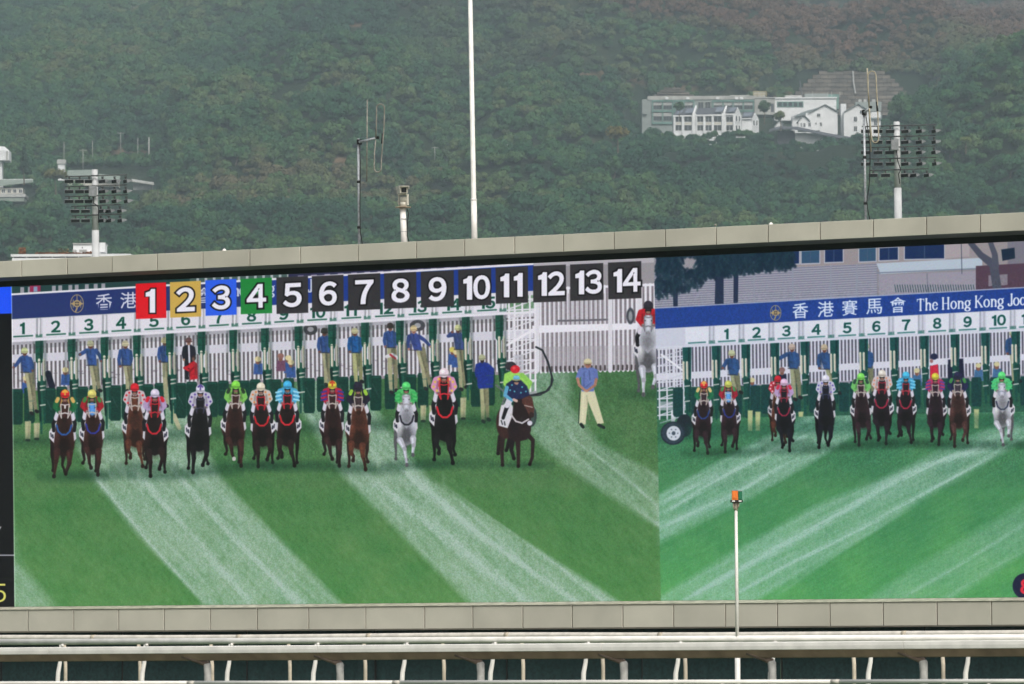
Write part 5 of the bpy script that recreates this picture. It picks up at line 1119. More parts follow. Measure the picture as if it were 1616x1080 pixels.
for cx_, cy_, rx, ry in DRY: keep &= ~((((pxs-cx_)/rx)**2+((pys-cy_)/ry)**2 < 1) & (np.random.RandomState(2).rand(len(pts)) < .62))
# nothing may stand in the line of sight to the buildings: woods reach only so high in front of them
front_lim = [(1000,1062,1480,1800,205),(1055,1215,1480,1800,222),(1205,1262,1480,1800,222),(1250,1350,1480,1800,232),(1320,1400,1480,1800,218),(-60,60,1350,1610,318),(84,108,1350,1610,284),(100,250,1350,1650,292)]
for x0, x1, y0, y1, lim in front_lim:
    topy = pys - 3.2*FPX/pts[:,1]; keep &= ~((pxs > x0) & (pxs < x1) & (pts[:,1] > y0) & (pts[:,1] < y1) & (topy < lim))
keep &= ~((pxs > 1250) & (pxs < 1460) & (pys > 108) & (pys < 185) & (pts[:,1] > 1850) & (pts[:,1] < 2060))
pts = pts[keep]; pxs = pxs[keep]; pys = pys[keep]
rs = np.random.RandomState(9); SC = np.clip(rs.lognormal(-.05, .32, len(pts)), .45, 1.9)*np.where(pts[:,1] > 2300, .95, 1)*.76; ROT = rs.uniform(0, 6.28, len(pts))
print('trees', len(pts))
# the three hundred trees that show largest are trees of their own, the rest is one wood
inview = (pxs > -10) & (pxs < 1626) & (pys < 440) & (pys > 0); size = np.where(inview, SC/pts[:,1], 0); order = np.argsort(-size); solo = order[:225]; rest = np.setdiff1d(np.arange(len(pts)), solo)
def tree(loc, cm, s_, rot, label, group=None, tilt=0, name='hill_tree'):
    t_ = bpy.data.objects.new(name, None); t_.location = loc; t_.rotation_euler = (0, 0, rot); t_.scale = (s_,)*3; COL.objects.link(t_); tag(t_, label, 'tree', group)
    c = bpy.data.objects.new('crown', cm); c.location = (0, 0, 1.6); COL.objects.link(c); c.parent = t_
    k = bpy.data.objects.new('trunk', TRUNK[int(rot*7) % 3]); COL.objects.link(k); k.parent = t_; return t_
for i in solo:
    tree(tuple(pts[i]-np.array([0,0,1.0])), CROWNS[int(rs.randint(len(CROWNS)))], float(SC[i]), float(ROT[i]), 'rounded green tree in the dense wood on the hillside', 'trees of the hillside wood')
# the rest through geometry nodes
def scatter(name, P, S, R_, meshes, seed):
    me = bpy.data.meshes.new(name); me.vertices.add(len(P)); me.vertices.foreach_set('co', np.ascontiguousarray(P, np.float32).ravel())
    a = me.attributes.new('size', 'FLOAT', 'POINT'); a.data.foreach_set('value', S.astype(np.float32)); a = me.attributes.new('turn', 'FLOAT', 'POINT'); a.data.foreach_set('value', R_.astype(np.float32))
    a = me.attributes.new('pick', 'INT', 'POINT'); a.data.foreach_set('value', np.random.RandomState(seed).randint(0, len(meshes), len(P)).astype(np.int32)); me.update()
    o = link(bpy.data.objects.new(name, me)); cl = bpy.data.collections.new(name+'_crowns')
    for i, m_ in enumerate(meshes): q = bpy.data.objects.new('wood_crown', m_); cl.objects.link(q)
    ng = bpy.data.node_groups.new(name, 'GeometryNodeTree'); ng.interface.new_socket('Geometry', in_out='INPUT', socket_type='NodeSocketGeometry'); ng.interface.new_socket('Geometry', in_out='OUTPUT', socket_type='NodeSocketGeometry')
    N = ng.nodes; L_ = ng.links; gi = N.new('NodeGroupInput'); go = N.new('NodeGroupOutput'); ip = N.new('GeometryNodeInstanceOnPoints'); ci = N.new('GeometryNodeCollectionInfo')
    ci.inputs['Collection'].default_value = cl; ci.inputs['Separate Children'].default_value = True; ci.inputs['Reset Children'].default_value = True
    def at_(n_, ty): q = N.new('GeometryNodeInputNamedAttribute'); q.data_type = ty; q.inputs['Name'].default_value = n_; return q.outputs['Attribute']
    cx_ = N.new('ShaderNodeCombineXYZ'); L_.new(at_('turn', 'FLOAT'), cx_.inputs[2]); m2p = N.new('GeometryNodeMeshToPoints')
    L_.new(gi.outputs[0], m2p.inputs[0]); L_.new(m2p.outputs[0], ip.inputs['Points']); L_.new(ci.outputs[0], ip.inputs['Instance']); ip.inputs['Pick Instance'].default_value = True; L_.new(at_('pick', 'INT'), ip.inputs['Instance Index'])
    L_.new(cx_.outputs[0], ip.inputs['Rotation']); L_.new(at_('size', 'FLOAT'), ip.inputs['Scale']); L_.new(ip.outputs[0], go.inputs[0])
    md = o.modifiers.new('wood', 'NODES'); md.node_group = ng; return o
wood = scatter('hillside_wood', pts[rest]+np.array([0,0,.4]), SC[rest], ROT[rest], CROWNS, 3); tag(wood, 'dense green and brown wood covering the hillside behind the board', 'wood', kind='stuff')

# ---- single trees that stand out
def place(px, py, Y, mesh, s_, label, tint=None, name='hill_tree'):
    p = at(px, py, Y); m_ = mesh
    if tint: m_ = mesh.copy(); m_.materials.clear(); m_.materials.append(leaf_material('foliage_'+name, tint))
    t_ = tree((p.x, p.y, p.z-4.2*s_), m_, s_, px % 6.28, label, name=name)
place(38, 262, 1500, CONE, .95, 'dark narrow conifer between the white tower and the chimney tower', (.022,.05,.03), 'conifer_tree')
place(249, 290, 1520, CONE, .62, 'small dark conifer right of the left floodlight tower', (.025,.055,.035), 'conifer_tree')
place(88, 274, 1560, CROWNS[1], 1.1, 'yellow-green rounded tree in front of the pale roof at left', (.105,.105,.03))
place(975, 207, 1560, CROWNS[3], 1.15, 'yellowish spreading tree below and left of the white terrace', (.15,.125,.03))
place(1072, 168, 1770, CROWNS[2], .85, 'green tree growing against the long grey-green school block', (.045,.09,.035))
place(1206, 170, 1770, CROWNS[4], 1.0, 'tall green tree between the long school block and the white houses', (.045,.095,.04))
place(1232, 182, 1765, CROWNS[0], .95, 'broad yellow-green tree left of the gabled white houses', (.09,.12,.035))
place(1105, 88, 2300, CROWNS[4], 1.35, 'bright light green tree on the upper slope above the school', (.10,.17,.06))
place(1284, 108, 2080, CROWNS[3], 1.0, 'pale green umbrella-shaped tree above the terraced retaining wall', (.085,.15,.065))
place(1478, 126, 2080, CROWNS[4], 1.5, 'large grey-green tree right of the retaining wall', (.06,.11,.06))
place(1412, 190, 1760, CROWNS[0], .9, 'bright green tree right of the tall white house', (.09,.15,.04))
place(1524, 218, 1500, CROWNS[5], .8, 'lime green bush on the right-hand spur', (.12,.16,.04))

# trees standing right before the school and hiding its foot
rq = random.Random(21); EXTRA = []
for x0, x1, tl, st_ in ((1018,1060,(207,206),8),(1058,1215,(213,206),7.5),(1212,1256,(226,222),8),(1252,1306,(222,226),8),(1300,1400,(218,214),7)):
    x = x0
    while x < x1:
        Yt = rq.uniform(1758, 1772); s_ = rq.uniform(.62, .85); ty = lin(x, (x0, tl[0]), (x1, tl[1]))+rq.uniform(-4, 5); p = at(x, ty, Yt)
        tree((p.x, p.y, p.z-6.0*s_), CROWNS[rq.randrange(len(CROWNS))], s_, rq.uniform(0, 6.28), 'green tree in the row before the white school houses, hiding their foot', 'trees before the school houses')
        for q in (1, 2, 3): EXTRA.append((p.x+q*.9, p.y-q*4.5, p.z-4.4*s_-q*2.6, s_))
        x += st_*rq.uniform(.8, 1.3)
E_ = np.array(EXTRA); wood2 = scatter('wood_below_school', E_[:, :3], E_[:, 3], E_[:, 0]*3 % 6.28, CROWNS, 5); tag(wood2, 'dense green wood on the slope right below the white school houses', 'wood', kind='stuff')
# ================================================================== buildings on the hill
M_WW = mat('white_render', (.70, .71, .72), .8, .10, .35); M_SLATE = mat('dark_slate', (.085, .09, .105), .8, .25, 1.5); M_GREYG = mat('grey_green_render', (.24, .27, .26), .8, .1, .4); M_TEAL = mat('teal_paint', (.13, .24, .21), .7, .15, .5)
M_WIN = mat('window_glass', (.018, .023, .028), .15, .2, .8, spec=.6, rnd=.3); M_SHADE = mat('pale_blind', (.40, .40, .39), .7, .15, .8); M_BEI = mat('beige_band', (.52, .50, .44), .8, .1, .6); M_SOL = mat('solar_panel', (.16, .18, .22), .25, .1, .5)
M_CON = mat('grey_concrete', (.38, .38, .36), .85, .2, .4); M_GRN = mat('pale_green_roof', (.22, .26, .225), .8, .15, .5); M_STONE = mat('shotcrete', (.105, .088, .070), .9, .45, .25, bump=.3, rnd=.25)
XA, YAx = Vector((1,0,0)), Vector((0,1,0))
def pbox(x0, x1, y0, y1, Y, dep, mb=None):
    """box whose front face fills the given picture rectangle at depth Y"""
    mb = mb or MB(); a = at(x0, y0, Y); b = at(x1, y1, Y); return mb.add([(x, y, z) for z in (b.z, a.z) for y in (Y, Y+dep) for x in (a.x, b.x)], [(0,2,3,1),(4,5,7,6),(0,1,5,4),(2,6,7,3),(0,4,6,2),(1,3,7,5)])
def part(name, rect, Y, dep, M, par, **k): return build(pbox(*rect, Y, dep), name, M, par, **k)
def window(rect, Y, par, bars=1, shade=0, M_F=None):
    x0, x1, y0, y1 = rect; f = MB(); w = .5
    for r_ in ((x0-w,x1+w,y0-w,y0),(x0-w,x1+w,y1,y1+w),(x0-w,x0,y0,y1),(x1,x1+w,y0,y1)): pbox(*r_, Y-.16, .15, f)
    for i in range(bars): xm = x0+(x1-x0)*(i+1)/(bars+1); pbox(xm-.2, xm+.2, y0, y1, Y-.12, .08, f)
    fr_ = build(f, 'window', M_F or M_WW, par); part('pane', (x0, x1, y0+(y1-y0)*shade, y1), Y-.03, .028, M_WIN, fr_)
    if shade: part('blind', (x0, x1, y0, y0+(y1-y0)*shade-.05), Y-.10, .06, M_SHADE, fr_)
def bld(name, px, py, Y, label, cat): return empty(name, at(px, py, Y), label, cat)
# long grey-green school block
Y0 = 1850
B = bld('school_block', 1105, 215, Y0, 'long grey-green school block with teal window bays, behind the white terrace', 'building')
part('wall', (1013, 1190, 157.5, 212), Y0, 14, M_GREYG, B); part('parapet', (1022, 1190.5, 152, 157), Y0-.3, 14.6, M_CON, B); part('side_wing', (1013.6, 1021, 157, 180), Y0-1.2, 1.1, M_GREYG, B)
for x0, x1 in ((1029, 1062.5), (1063.5, 1096), (1124, 1190)):
    fb_ = MB(); n_ = max(2, round((x1-x0)/15.8))
    pbox(x0, x1, 158.3, 160.5, Y0-.6, .55, fb_); pbox(x0, x1, 174.3, 176.6, Y0-.6, .55, fb_)
    if x1 < 1100: pbox(x0, x1, 193, 196, Y0-.6, .55, fb_)
    for i in range(n_+1): xm = x0+(x1-x0-2)*i/n_; pbox(xm, xm+2, 160.5, 196 if x1 < 1100 else 176.3, Y0-.75, .7, fb_)
    build(fb_, 'window_bay', M_TEAL, B)
    for i in range(n_):
        xa = x0+2.4+(x1-x0-2)*i/n_; xb = x0-.4+(x1-x0-2)*(i+1)/n_
        window((xa, xb, 161.5, 172.5), Y0, B, 2, .45, M_GREYG)
        if x1 < 1100: window((xa, xb, 178, 190.5), Y0, B, 2, .45, M_GREYG)
for x in (1102, 1113): window((x, x+8, 161.5, 171), Y0, B, 1, 0, M_CON)
for x in (1050, 1083, 1130, 1160, 1168): u_ = part('roof_unit', (x, x+5, 153.5, 157), Y0-1, .9, M_WW, B)
part('roof_rail', (1152, 1182, 150.4, 151.9), Y0+3, .3, M_CON, B)
# white terrace with slate roofs
Y1 = 1800
B = bld('terrace_house', 1115, 228, Y1, 'white two-storey terrace with dark slate roofs and solar panels, tall white pilasters', 'building')
part('wall', (1062.5, 1158, 181.5, 230), Y1, 9, M_WW, B)
def roofslab(xa, xb, ye0, ye1, yr0, yr1, xs, Y, par, dep=4.5, M=None, name='roof'):
    """slope from eave (front) to ridge (behind), shifted by xs"""
    a, b = at(xa, ye0, Y-.5), at(xb, ye1, Y-.5); c, d = at(xb+xs, yr1, Y+dep), at(xa+xs, yr0, Y+dep); t_ = Vector((0,0,-.35)); return build(MB().add([a,b,c,d,a+t_,b+t_,c+t_,d+t_], [(0,1,2,3),(5,4,7,6),(4,5,1,0),(7,3,2,6),(4,0,3,7),(1,5,6,2)]), name, M or M_SLATE, par)
for xa, xb, e0, e1, r0, r1 in ((1062.5,1075,182.6,182,173.6,173.2),(1075.4,1093.5,181.2,180.6,170.6,170.2),(1097,1122,181,180.4,170.8,170.2),(1122.4,1141,179.6,178.8,168.8,168.2),(1144.5,1159,179.2,178.8,169.6,169)):
    rf = roofslab(xa, xb, e0, e1, r0, r1, 4.5, Y1, B)
    if xb < 1096 or xb > 1139:
        w_ = xb-xa; roofslab(xa+w_*.22+2, xa+w_*.85+2, e0-3.4, e1-3.4, r0+1.0, r1+1.0, 3, Y1-.35, rf, 3.6, M_SOL, 'solar_panel')
part('eave', (1062, 1093, 182.2, 184), Y1-.7, .65, M_WW, B); part('eave', (1096.5, 1141, 181.2, 183), Y1-.7, .65, M_WW, B); part('eave', (1144, 1158.5, 179.7, 181.6), Y1-.7, .65, M_WW, B)
for x, w_, t_ in ((1063, 2.6, 183), (1076, 3, 183), (1092.3, 6.4, 179), (1097.6,2.4,182), (1110, 3, 182), (1123.2, 3, 182), (1139, 6.2, 178), (1157, 3.2, 180)): part('pilaster', (x, x+w_, t_, 229), Y1-.75, .7, M_WW, B)
for x in (1093.6, 1141.2):
    a, b, c = at(x-.4, 181, Y1-.8), at(x+2.2, 181, Y1-.8), at(x+6.2, 169, Y1+4.5); d = at(x+3.8, 169, Y1+4.5); u_ = Vector((0,0,.5)); v_ = Vector((0,0,-.5)); build(MB().add([a+u_,b+u_,c+u_,d+u_,a+v_,b+v_,c+v_,d+v_], [(0,1,2,3),(5,4,7,6),(4,5,1,0),(7,3,2,6),(4,0,3,7),(1,5,6,2)]), 'party_wall', M_WW, B)
for x0, x1 in ((1066.6,1075.2),(1080.4,1091),(1100.8,1109.2),(1113.8,1122.4),(1127,1138),(1146.5,1156)):
    window((x0-.4, x1+.4, 184.2, 192.6), Y1, B, 1); part('spandrel', (x0, x1, 193.2, 197), Y1-.12, .11, M_BEI, B); window((x0-.4, x1+.4, 197.6, 206.2), Y1, B, 1)
# gable end turned to the right
ga = at(1158.2, 180, Y1); gb = at(1170, 183, Y1+8.6); gm = at(1164.6, 169.6, Y1+4.3); zb = at(1160, 229, Y1).z
build(MB().add([(ga.x,ga.y,zb),(gb.x,gb.y,zb),tuple(gb),tuple(gm),tuple(ga),(ga.x-1,ga.y+2,zb),(gb.x-1,gb.y,zb),(gb.x-1,gb.y,gb.z),(gm.x-1,gm.y,gm.z),(ga.x-1,ga.y+2,ga.z)], [(0,1,2,3,4),(9,8,7,6,5),(0,5,6,1),(1,6,7,2),(2,7,8,3),(3,8,9,4),(4,9,5,0)]), 'gable_wall', M_WW, B)
for xw, yw in ((1161.3,183),(1165.8,184),(1161.3,198),(1165.8,198.5)): 
    t0 = (xw-1158.2)/11.8; Yw = Y1+8.6*t0; window((xw, xw+2, yw, yw+8), Yw-.02, B, 0)
# small gabled house beside it
B = bld('small_gabled_house', 1184, 228, 1815, 'small white gabled house joined to the right end of the terrace', 'building')
part('wall', (1170.5, 1187, 186.5, 229), 1815, 7, M_WW, B); r1_ = roofslab(1170.5, 1187, 186.6, 185.4, 177, 176.6, 3.6, 1815, B); roofslab(1172.5, 1185, 183.2, 182.6, 178.6, 178.2, 2.4, 1814.6, r1_, 3.4, M_SOL, 'solar_panel'); part('eave', (1170, 1187.4, 186.6, 188), 1814.3, .6, M_WW, B)
ga = at(1187, 186.5, 1815); gb = at(1197.5, 189, 1822); gm = at(1192.4, 178.5, 1818.5); zb = at(1187, 229, 1815).z
build(MB().add([(ga.x,ga.y,zb),(gb.x,gb.y,zb),tuple(gb),tuple(gm),tuple(ga),(ga.x-1,ga.y+2,zb),(gb.x-1,gb.y,zb),(gb.x-1,gb.y,gb.z),(gm.x-1,gm.y,gm.z),(ga.x-1,ga.y+2,ga.z)], [(0,1,2,3,4),(9,8,7,6,5),(0,5,6,1),(1,6,7,2),(2,7,8,3),(3,8,9,4),(4,9,5,0)]), 'gable_wall', M_WW, B)
for xw in (1189, 1193.4): window((xw, xw+2, 190.5, 198), 1815+7*(xw-1187)/10.5-.02, B, 0)
# grey annex and white block behind
B = bld('grey_annex', 1207, 180, 1858, 'grey concrete annex with a yellowish rooftop frame, right of the long school block', 'building')
part('wall', (1190.6, 1223, 155, 181), 1858, 12, M_CON, B); part('roof_slab', (1190.4, 1223.4, 153.6, 154.9), 1857.6, 13, M_SHADE, B); part('doorway', (1216.5, 1221.5, 163.5, 177), 1857.9, .09, M_SLATE, B)
fr2 = MB(); 
for x in (1188.4, 1195, 1202, 1209): pbox(x, x+.8, 144.2, 153.4, 1862, .3, fr2)
for y in (144.2, 148.5): pbox(1188.4, 1209.8, y, y+.8, 1861.9, .3, fr2)
build(fr2, 'rooftop_frame', mat('ochre_frame', (.42,.36,.2), .7, .2, 1), B); part('rooftop_tank', (1190, 1208, 146, 153.4), 1863, 3, M_BEI, B)
B = bld('white_classroom_block', 1260, 185, 1865, 'low white classroom block with long window band, behind the gabled houses', 'building')
part('wall', (1222, 1320, 155.5, 190), 1865, 12, M_WW, B); part('recess', (1226, 1268, 160.5, 169.5), 1864.9, .08, M_TEAL, B)
for i in range(5): window((1228+i*8.2, 1233.6+i*8.2, 161.8, 168), 1864.88, B, 0, 0, M_TEAL)
part('upper_storey', (1270, 1306, 148, 155.3), 1868, 8, M_GREYG, B); part('roof_slab', (1221.5, 1321, 153.9, 155.4), 1864.5, 13, M_WW, B); part('roof_house', (1239, 1266, 150.6, 153.8), 1868, 6, M_SHADE, B)
for x in (1282, 1306, 1312, 1325): part('roof_post', (x, x+.9, 144.5, 153.6), 1866, .2, M_SHADE, B)
part('plant_box', (1306.5, 1324, 149, 172), 1871, 6, M_TEAL, B)
def gabled(name, label, X0, X1, yb, Y, apex, eL, eR, depth, roofM, wins, cat='house', slopeleft=0):
    """white house with its gable towards the track; roofs overhang as slabs"""
    B = bld(name, (X0+X1)/2, yb, Y, label, cat); a, b = at(X0, yb, Y), at(X1, yb, Y); L_, R__, T_ = at(*eL, Y), at(*eR, Y), at(*apex, Y)
    f = [(a.x,Y,a.z),(b.x,Y,b.z),(b.x,Y,R__.z),(R__.x,Y,R__.z) if abs(R__.x-b.x) > .05 else None,(T_.x,Y,T_.z),(L_.x,Y,L_.z) if abs(L_.x-a.x) > .05 else None,(a.x,Y,L_.z)]; f = [q for q in f if q]; n = len(f)
    build(MB().add(f+[(q[0],q[1]+depth,q[2]) for q in f], [tuple(range(n)), tuple(range(2*n-1,n-1,-1))]+[(i,n+i,n+(i+1) % n,(i+1) % n) for i in range(n)]), 'wall', M_WW, B)
    for E_ in (L_, R__):
        s = -1 if E_.x < T_.x else 1; dx = Vector((E_.x-T_.x,0,E_.z-T_.z)).normalized()*.8; q0 = Vector((T_.x,Y-.7,T_.z+.1)); q1 = Vector((E_.x,Y-.7,E_.z+.1))+dx; th = Vector((0,0,.38)); D = Vector((0,depth+1,0))
        build(MB().add([q0,q1,q1+D,q0+D,q0+th,q1+th,q1+D+th,q0+D+th], [(3,2,1,0),(4,5,6,7),(0,1,5,4),(2,3,7,6),(1,2,6,5),(3,0,4,7)]), 'roof', roofM, B)
    for w_ in wins: window(w_[:4], Y-.01, B, w_[4] if len(w_) > 4 else 1)
    return B
M_RT = mat('grey_tile_ridge', (.17, .20, .20), .8, .2, 1.2)
B = gabled('wide_gabled_house', 'wide white house with a broad grey gable, behind the small gabled porch', 1272, 1322, 212, 1822, (1302,166.5), (1279,178.5), (1321,177), 12, M_RT, [(1289.5,1294.5,179.5,184.5)])
roofslab(1252, 1281, 183.5, 178.6, 176, 168, 18, 1823, B, 7, M_RT, 'side_roof'); part('side_wall', (1250.5, 1273, 182, 210), 1824, 8, M_WW, B)
gabled('small_gable_porch', 'small white gabled house with three little windows, in front of the wide gabled house', 1260, 1294, 206, 1806, (1268.5,183), (1260.3,191.5), (1276,190), 6, M_RT, [(1263.5,1265.8,194.5,200),(1268,1271,194.5,200.5),(1276,1279.5,193.5,199.5),(1287,1289,193.5,196.5),(1295-1,1298-1,193.5,199.5)])
B2 = gabled('tall_white_house', 'tall white house with a grey gable and paired windows, left of the floodlights', 1332, 1372, 222, 1818, (1354.5,165.5), (1335,176.5), (1372,176.5), 14, M_RT, [(1347.5,1352.5,184.5,192),(1347.5,1352.5,199.5,207),(1357,1361,174.5,180),(1347.5,1352.5,217,222)])
part('stair_wall', (1327, 1336, 164, 218), 1824, 6, M_WW, B2); part('right_wing', (1371.8, 1390, 177, 220), 1821, 9, M_WW, B2); window((1379.5,1384,190.5,198), 1820.98, B2, 1); part('rear_storey', (1350, 1391, 161, 176), 1833, 6, M_GREYG, B2); roofslab(1371.5, 1391, 187.5, 187, 181, 180.4, 1, 1820.6, B2, 3, M_RT, 'wing_roof')
for x in (1355, 1363, 1376): part('roof_unit', (x, x+5, 157, 160.8), 1834, 1.5, M_SHADE, B2)
# covered walkway with its long curved dark eave and the white wall under it
B = bld('curved_roof_hall', 1280, 235, 1780, 'low white hall with a long dark curved eave, below the gabled white houses', 'building')
pr = [(1214,207.5),(1222,204.6),(1232,202.6),(1244,202.4),(1258,203.6),(1276,207),(1296,211.4),(1318,215.6),(1345,220)]
mb = MB()
for (x0, y0), (x1, y1) in zip(pr[:-1], pr[1:]):
    a, b = at(x0, y0, 1777), at(x1, y1, 1777); c, d = at(x1, y1-3.2, 1784), at(x0, y0-3.2, 1784); t_ = Vector((0,0,-.42)); mb.add([a,b,c,d,a+t_,b+t_,c+t_,d+t_], [(0,1,2,3),(5,4,7,6),(4,5,1,0),(7,3,2,6),(4,0,3,7),(1,5,6,2)])
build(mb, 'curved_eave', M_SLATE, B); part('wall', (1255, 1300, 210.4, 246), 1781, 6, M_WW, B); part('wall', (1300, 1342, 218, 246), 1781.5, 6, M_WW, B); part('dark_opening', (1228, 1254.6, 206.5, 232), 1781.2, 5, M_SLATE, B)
gabled('roof_pavilion', 'tiny white gabled pavilion on the left end of the curved roof', 1223, 1238, 204, 1790, (1230,190.5), (1223.6,199.5), (1237,199), 5, M_RT, []); 
# terraced retaining wall behind the school
B = bld('retaining_wall', 1355, 185, 1960, 'fan-shaped terraced retaining wall of grey shotcrete above the white houses', 'retaining wall')
n_ = 11; top_ = lambda x: 112.5+ 0.000062*abs(x-1345)**2*26*.9
def edge(y): 
    t_ = (y-112)/68; return (1345-40-58*min(1, t_*1.15)**.6-12*t_, 1345+42+58*min(1, t_*1.1)**.7+8*t_)
for i in range(n_):
    y0, y1 = 112+i*6.4, 112+(i+1)*6.4; xl, xr = edge((y0+y1)/2+1); Yw = 1990-i*5
    m_ = max(6, int((xr-xl)/12))
    for j in range(m_):
        xa, xb = xl+(xr-xl)*j/m_, xl+(xr-xl)*(j+1)/m_; a, b = at(xa+.25, y1-.4, Yw-4.6), at(xb-.25, y1-.4, Yw-4.6); c, d = at(xb-.25, y0+.4, Yw), at(xa+.25, y0+.4, Yw); q = Vector((0,3,0)); dz = Vector((0, random.uniform(-.25,.25), 0))
        me_ = MB().add([a+dz,b+dz,c+dz,d+dz,a+q,b+q,c+q,d+q], [(0,1,2,3),(5,4,7,6),(4,5,1,0),(7,3,2,6),(4,0,3,7),(1,5,6,2)]); build(me_, 'wall_slab', M_STONE, B)
sp_ = MB(); xl, xr = edge(112); sp_.tube([at(1262, 128, 1965), at(1266, 152, 1950)], .25, 6); build(sp_, 'drain_channel', M_SLATE, B); build(MB().tube([at(1346, 113, 1988), at(1347, 130, 1972), at(1350, 148, 1960)], .3, 6), 'drain_channel', M_SHADE, B)
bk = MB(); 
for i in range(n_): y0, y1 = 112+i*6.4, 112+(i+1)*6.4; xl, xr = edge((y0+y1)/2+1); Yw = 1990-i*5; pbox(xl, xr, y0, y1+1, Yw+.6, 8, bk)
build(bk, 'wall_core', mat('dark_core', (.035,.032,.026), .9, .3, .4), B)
B = bld('slope_protection', 1062, 152, 1890, 'small grey fan of slope protection above the left end of the school block', 'retaining wall')
for i in range(4):
    y0, y1 = 138+i*3.8, 138+(i+1)*3.8; xl, xr = 1048-i*5.5, 1074+i*7
    for j in range(4): xa, xb = xl+(xr-xl)*j/4, xl+(xr-xl)*(j+1)/4; a, b = at(xa+.2, y1-.3, 1893-i*3), at(xb-.2, y1-.3, 1893-i*3); c, d = at(xb-.2, y0+.3, 1897-i*3), at(xa+.2, y0+.3, 1897-i*3); q = Vector((0,3,0)); build(MB().add([a,b,c,d,a+q,b+q,c+q,d+q], [(0,1,2,3),(5,4,7,6),(4,5,1,0),(7,3,2,6),(4,0,3,7),(1,5,6,2)]), 'wall_slab', M_STONE, B)
# left-hand buildings
B = bld('white_water_tower', -6, 290, 1630, 'white concrete tower with a boxy head, cut by the left edge of the picture', 'tower')
part('head', (-34, 14, 237.5, 253), 1630, 8, M_WW, B); a = at(-30, 231, 1631); 
c0 = [at(-34,237.3,1630), at(14,237.3,1630)]; c1 = [at(-26,230,1633), at(7,231.5,1633)]; build(MB().add([c0[0],c0[1],c0[1]+YAx*8,c0[0]+YAx*8,c1[0],c1[1],c1[1]+YAx*3,c1[0]+YAx*3], [(3,2,1,0),(4,5,6,7),(0,1,5,4),(1,2,6,5),(2,3,7,6),(3,0,4,7)]), 'cap', M_WW, B)
part('shaft', (-24, 3.2, 253, 296), 1632, 4, M_WW, B); build(MB().box(at(11, 246, 1629.9), (.6,.2,3.2)), 'corner_strip', M_CON, B)
B = bld('pale_roof_building', 20, 318, 1620, 'low building with pale green roof and white fascia at the left edge', 'building')
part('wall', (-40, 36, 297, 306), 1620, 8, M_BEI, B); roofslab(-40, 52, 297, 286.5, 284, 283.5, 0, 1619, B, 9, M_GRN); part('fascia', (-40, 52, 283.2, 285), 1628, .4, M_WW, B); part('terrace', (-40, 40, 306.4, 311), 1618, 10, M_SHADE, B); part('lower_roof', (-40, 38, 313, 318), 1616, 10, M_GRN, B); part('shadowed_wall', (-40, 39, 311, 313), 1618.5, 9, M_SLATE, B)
for x in (3, 12, 21, 30): window((x, x+5, 299, 304.5), 1620, B, 1)
B = bld('chimney_tower', 96.5, 270, 1625, 'small square white tower beside the pale roof, left of the left floodlights', 'tower')
part('shaft', (91.5, 102, 259, 285), 1625, 2.6, M_WW, B); part('cap', (90, 103.2, 252, 258.8), 1624.6, 3.4, M_SHADE, B)
B = bld('long_roof_hall', 150, 290, 1665, 'long low hall with a pale grey-green roof behind the left floodlights', 'building')
roofslab(105, 153, 279, 278, 269, 268, 2, 1665, B, 9, M_GRN); part('wall', (107, 186, 283.5, 294), 1666, 8, M_BEI, B); roofslab(154, 188, 281.5, 284.5, 274.5, 278, 2, 1665, B, 5, M_GRN)
B = bld('long_roof_annex', 225, 293, 1655, 'pale annex with slanting fascia, right of the left floodlights', 'building'); roofslab(208, 243, 285.5, 291, 282.5, 288, 0, 1655, B, 4, M_CON); part('wall', (210, 240, 289, 300), 1657, 5, M_SHADE, B); 
# flat-roofed building in front of the hill, lower left
YF = 620
B = bld('flat_roof_building', 115, 430, YF, 'white flat-roofed building with a dark window band, above the left end of the board', 'building'); B.location.z = 26
zt = at(0, 401, YF).z
def fbx(x0, x1, y0, y1, Y, d_): return pbox(x0, x1, y0, y1, Y, d_)
build(fbx(17, 206, 401.5, 404.6, YF, 7), 'parapet', M_WW, B); build(fbx(19, 206, 407.6, 425, YF+.1, 7), 'wall', M_WW, B); build(fbx(20, 206, 404.7, 407.5, YF+.5, 6), 'window_recess', M_SLATE, B)
for i in range(9): x0 = 22+i*20.5; f_ = build(fbx(x0-1.2, x0, 404.6, 407.6, YF+.2, .25), 'mullion', M_WW, B); build(fbx(x0+.2, x0+18.8, 404.8, 407.5, YF+.35, .1), 'pane', M_WIN, B)
a, b = at(206, 401.5, YF), at(222, 406, YF); build(MB().add([a, b, (b.x, b.y, b.z-2), (a.x, a.y, b.z-2), a+YAx*6, b+YAx*6, (b.x, b.y+6, b.z-2), (a.x, a.y+6, b.z-2)], [(0,1,2,3),(5,4,7,6),(0,4,5,1),(1,5,6,2),(3,2,6,7),(4,0,3,7)]), 'sloping_end', M_WW, B)
rb = build(fbx(115.5, 160, 385.5, 401.4, YF+3, 3), 'rooftop_room', M_WW, B); build(fbx(114.5, 167, 384, 385.4, YF+2.8, 3.5), 'roof_slab', M_SHADE, B); build(fbx(157, 166, 383.2, 398, YF+2.5, 3), 'stair_box', M_WW, B)
build(fbx(129, 130.5, 390, 392, YF+2.93, .06), 'vent', M_SLATE, rb)
for x in (114.5, 125, 131): build(fbx(x, x+5.6, 394.2, 397.8, YF+1.8, .5), 'roof_unit', M_SHADE, B)
sheet_ = MB().box(Vector((at(115,430,YF).x, YF+4, 12)), (22, 8, 28)); build(sheet_, 'lower_storeys', M_CON, B)
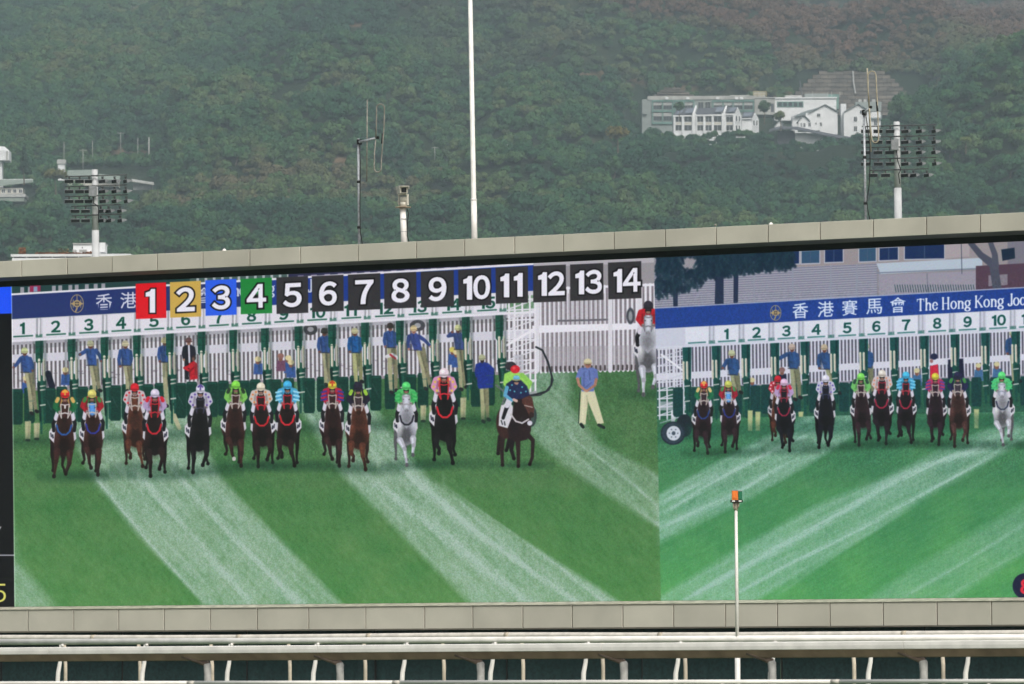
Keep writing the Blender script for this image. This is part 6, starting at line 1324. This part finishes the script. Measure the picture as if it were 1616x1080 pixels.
# rusty planting along its roof
M_RPL = leaf_material('rust_planting', (.26,.11,.05), False)
def bush(px, py, Y, w, h, label, n=240, seed=1, M=M_RPL, name='roof_planting'):
    r = random.Random(seed); c = at(px, py, Y); s_ = ppx(c); v = []; f = []
    for i in range(n):
        p = c+Vector((r.uniform(-.5,.5)*w*s_, r.uniform(-.4,.4), (r.random()**1.5)*h*s_)); a = r.uniform(0, 6.28); e1 = Vector((math.cos(a), math.sin(a), r.uniform(-.4,.8)))*.11; e2 = Vector((-math.sin(a), math.cos(a), 1))*.08; b0 = len(v); v += [p+e1, p+e2, p-e1, p-e2]; f.append((b0,b0+1,b0+2,b0+3))
    o = build(MB().add(v, f), name, M); tag(o, label, 'plants'); return o
bush(35, 402, YF+1.5, 10, 11, 'rust-coloured bush at the left end of the flat roof', 260, 2); bush(98, 401.6, YF+1.2, 84, 2.6, 'low rust-coloured planting along the flat roof parapet', 700, 3); bush(100, 400, YF+2.2, 16, 7, 'dry yellowish grass on the flat roof beside the rooftop room', 120, 4, leaf_material('dry_grass', (.2,.17,.09), False)); bush(142, 401, YF+1.2, 10, 3.4, 'rust-coloured shrub in front of the rooftop room', 120, 5)
# utility poles on the slope
M_UP = mat('pole_concrete', (.32,.32,.30), .8, .2, .5)
for x, y0, y1, Y, arm, lb in ((101,224,252,1640,0,'thin pole standing above the chimney tower'),(131,236,264,1690,6,'thin pole with a short arm, left above the left floodlights'),(146,222,250,1730,0,'thin pole directly above the left floodlight tower'),(190.5,209,239,1770,6,'utility pole with a crossarm above the bare slope'),(217.5,218,252,1750,0,'thin pole on the bare slope, left of the twin pole'),(235,217,256,1745,0,'thicker pole at the right end of the bare slope'),(686,232,247,1600,5,'small lamp pole in the wood left of the white flagpole'),(800.5,228,252,1600,0,'thin pole in the wood right of the white flagpole'),(1364+160-5,90,110,2300,0,'thin pole on the upper right slope')):
    ft = at(x, y1+6, Y); up = at(x, y0, Y); o = empty('utility_pole', ft, lb, 'pole'); build(MB().tube([ft, up], [.15,.11] if x != 235 else [.34,.26], 8), 'shaft', M_UP, o, True)
    if arm: build(MB().tube([at(x-arm, y0+1.5, Y), at(x+arm, y0+1.5, Y)], .12, 6), 'crossarm', M_UP, o, True)
# ---- air
hzb = MB().box((0, 2150, 299), (2900, 4700, 602)); hz_ = build(hzb, 'haze', M_WHITE); hz_['kind'] = 'stuff'
Mh = bpy.data.materials.new('haze_air'); Mh.use_nodes = True; N = Mh.node_tree.nodes; N.clear(); oo = N.new('ShaderNodeOutputMaterial'); pv = N.new('ShaderNodeVolumePrincipled'); pv.inputs['Color'].default_value = (.76,.90,1.0,1); pv.inputs['Density'].default_value = HAZE_DENSITY; pv.inputs['Anisotropy'].default_value = 0.2
Mh.node_tree.links.new(pv.outputs[0], oo.inputs['Volume']); hz_.data.materials.clear(); hz_.data.materials.append(Mh)
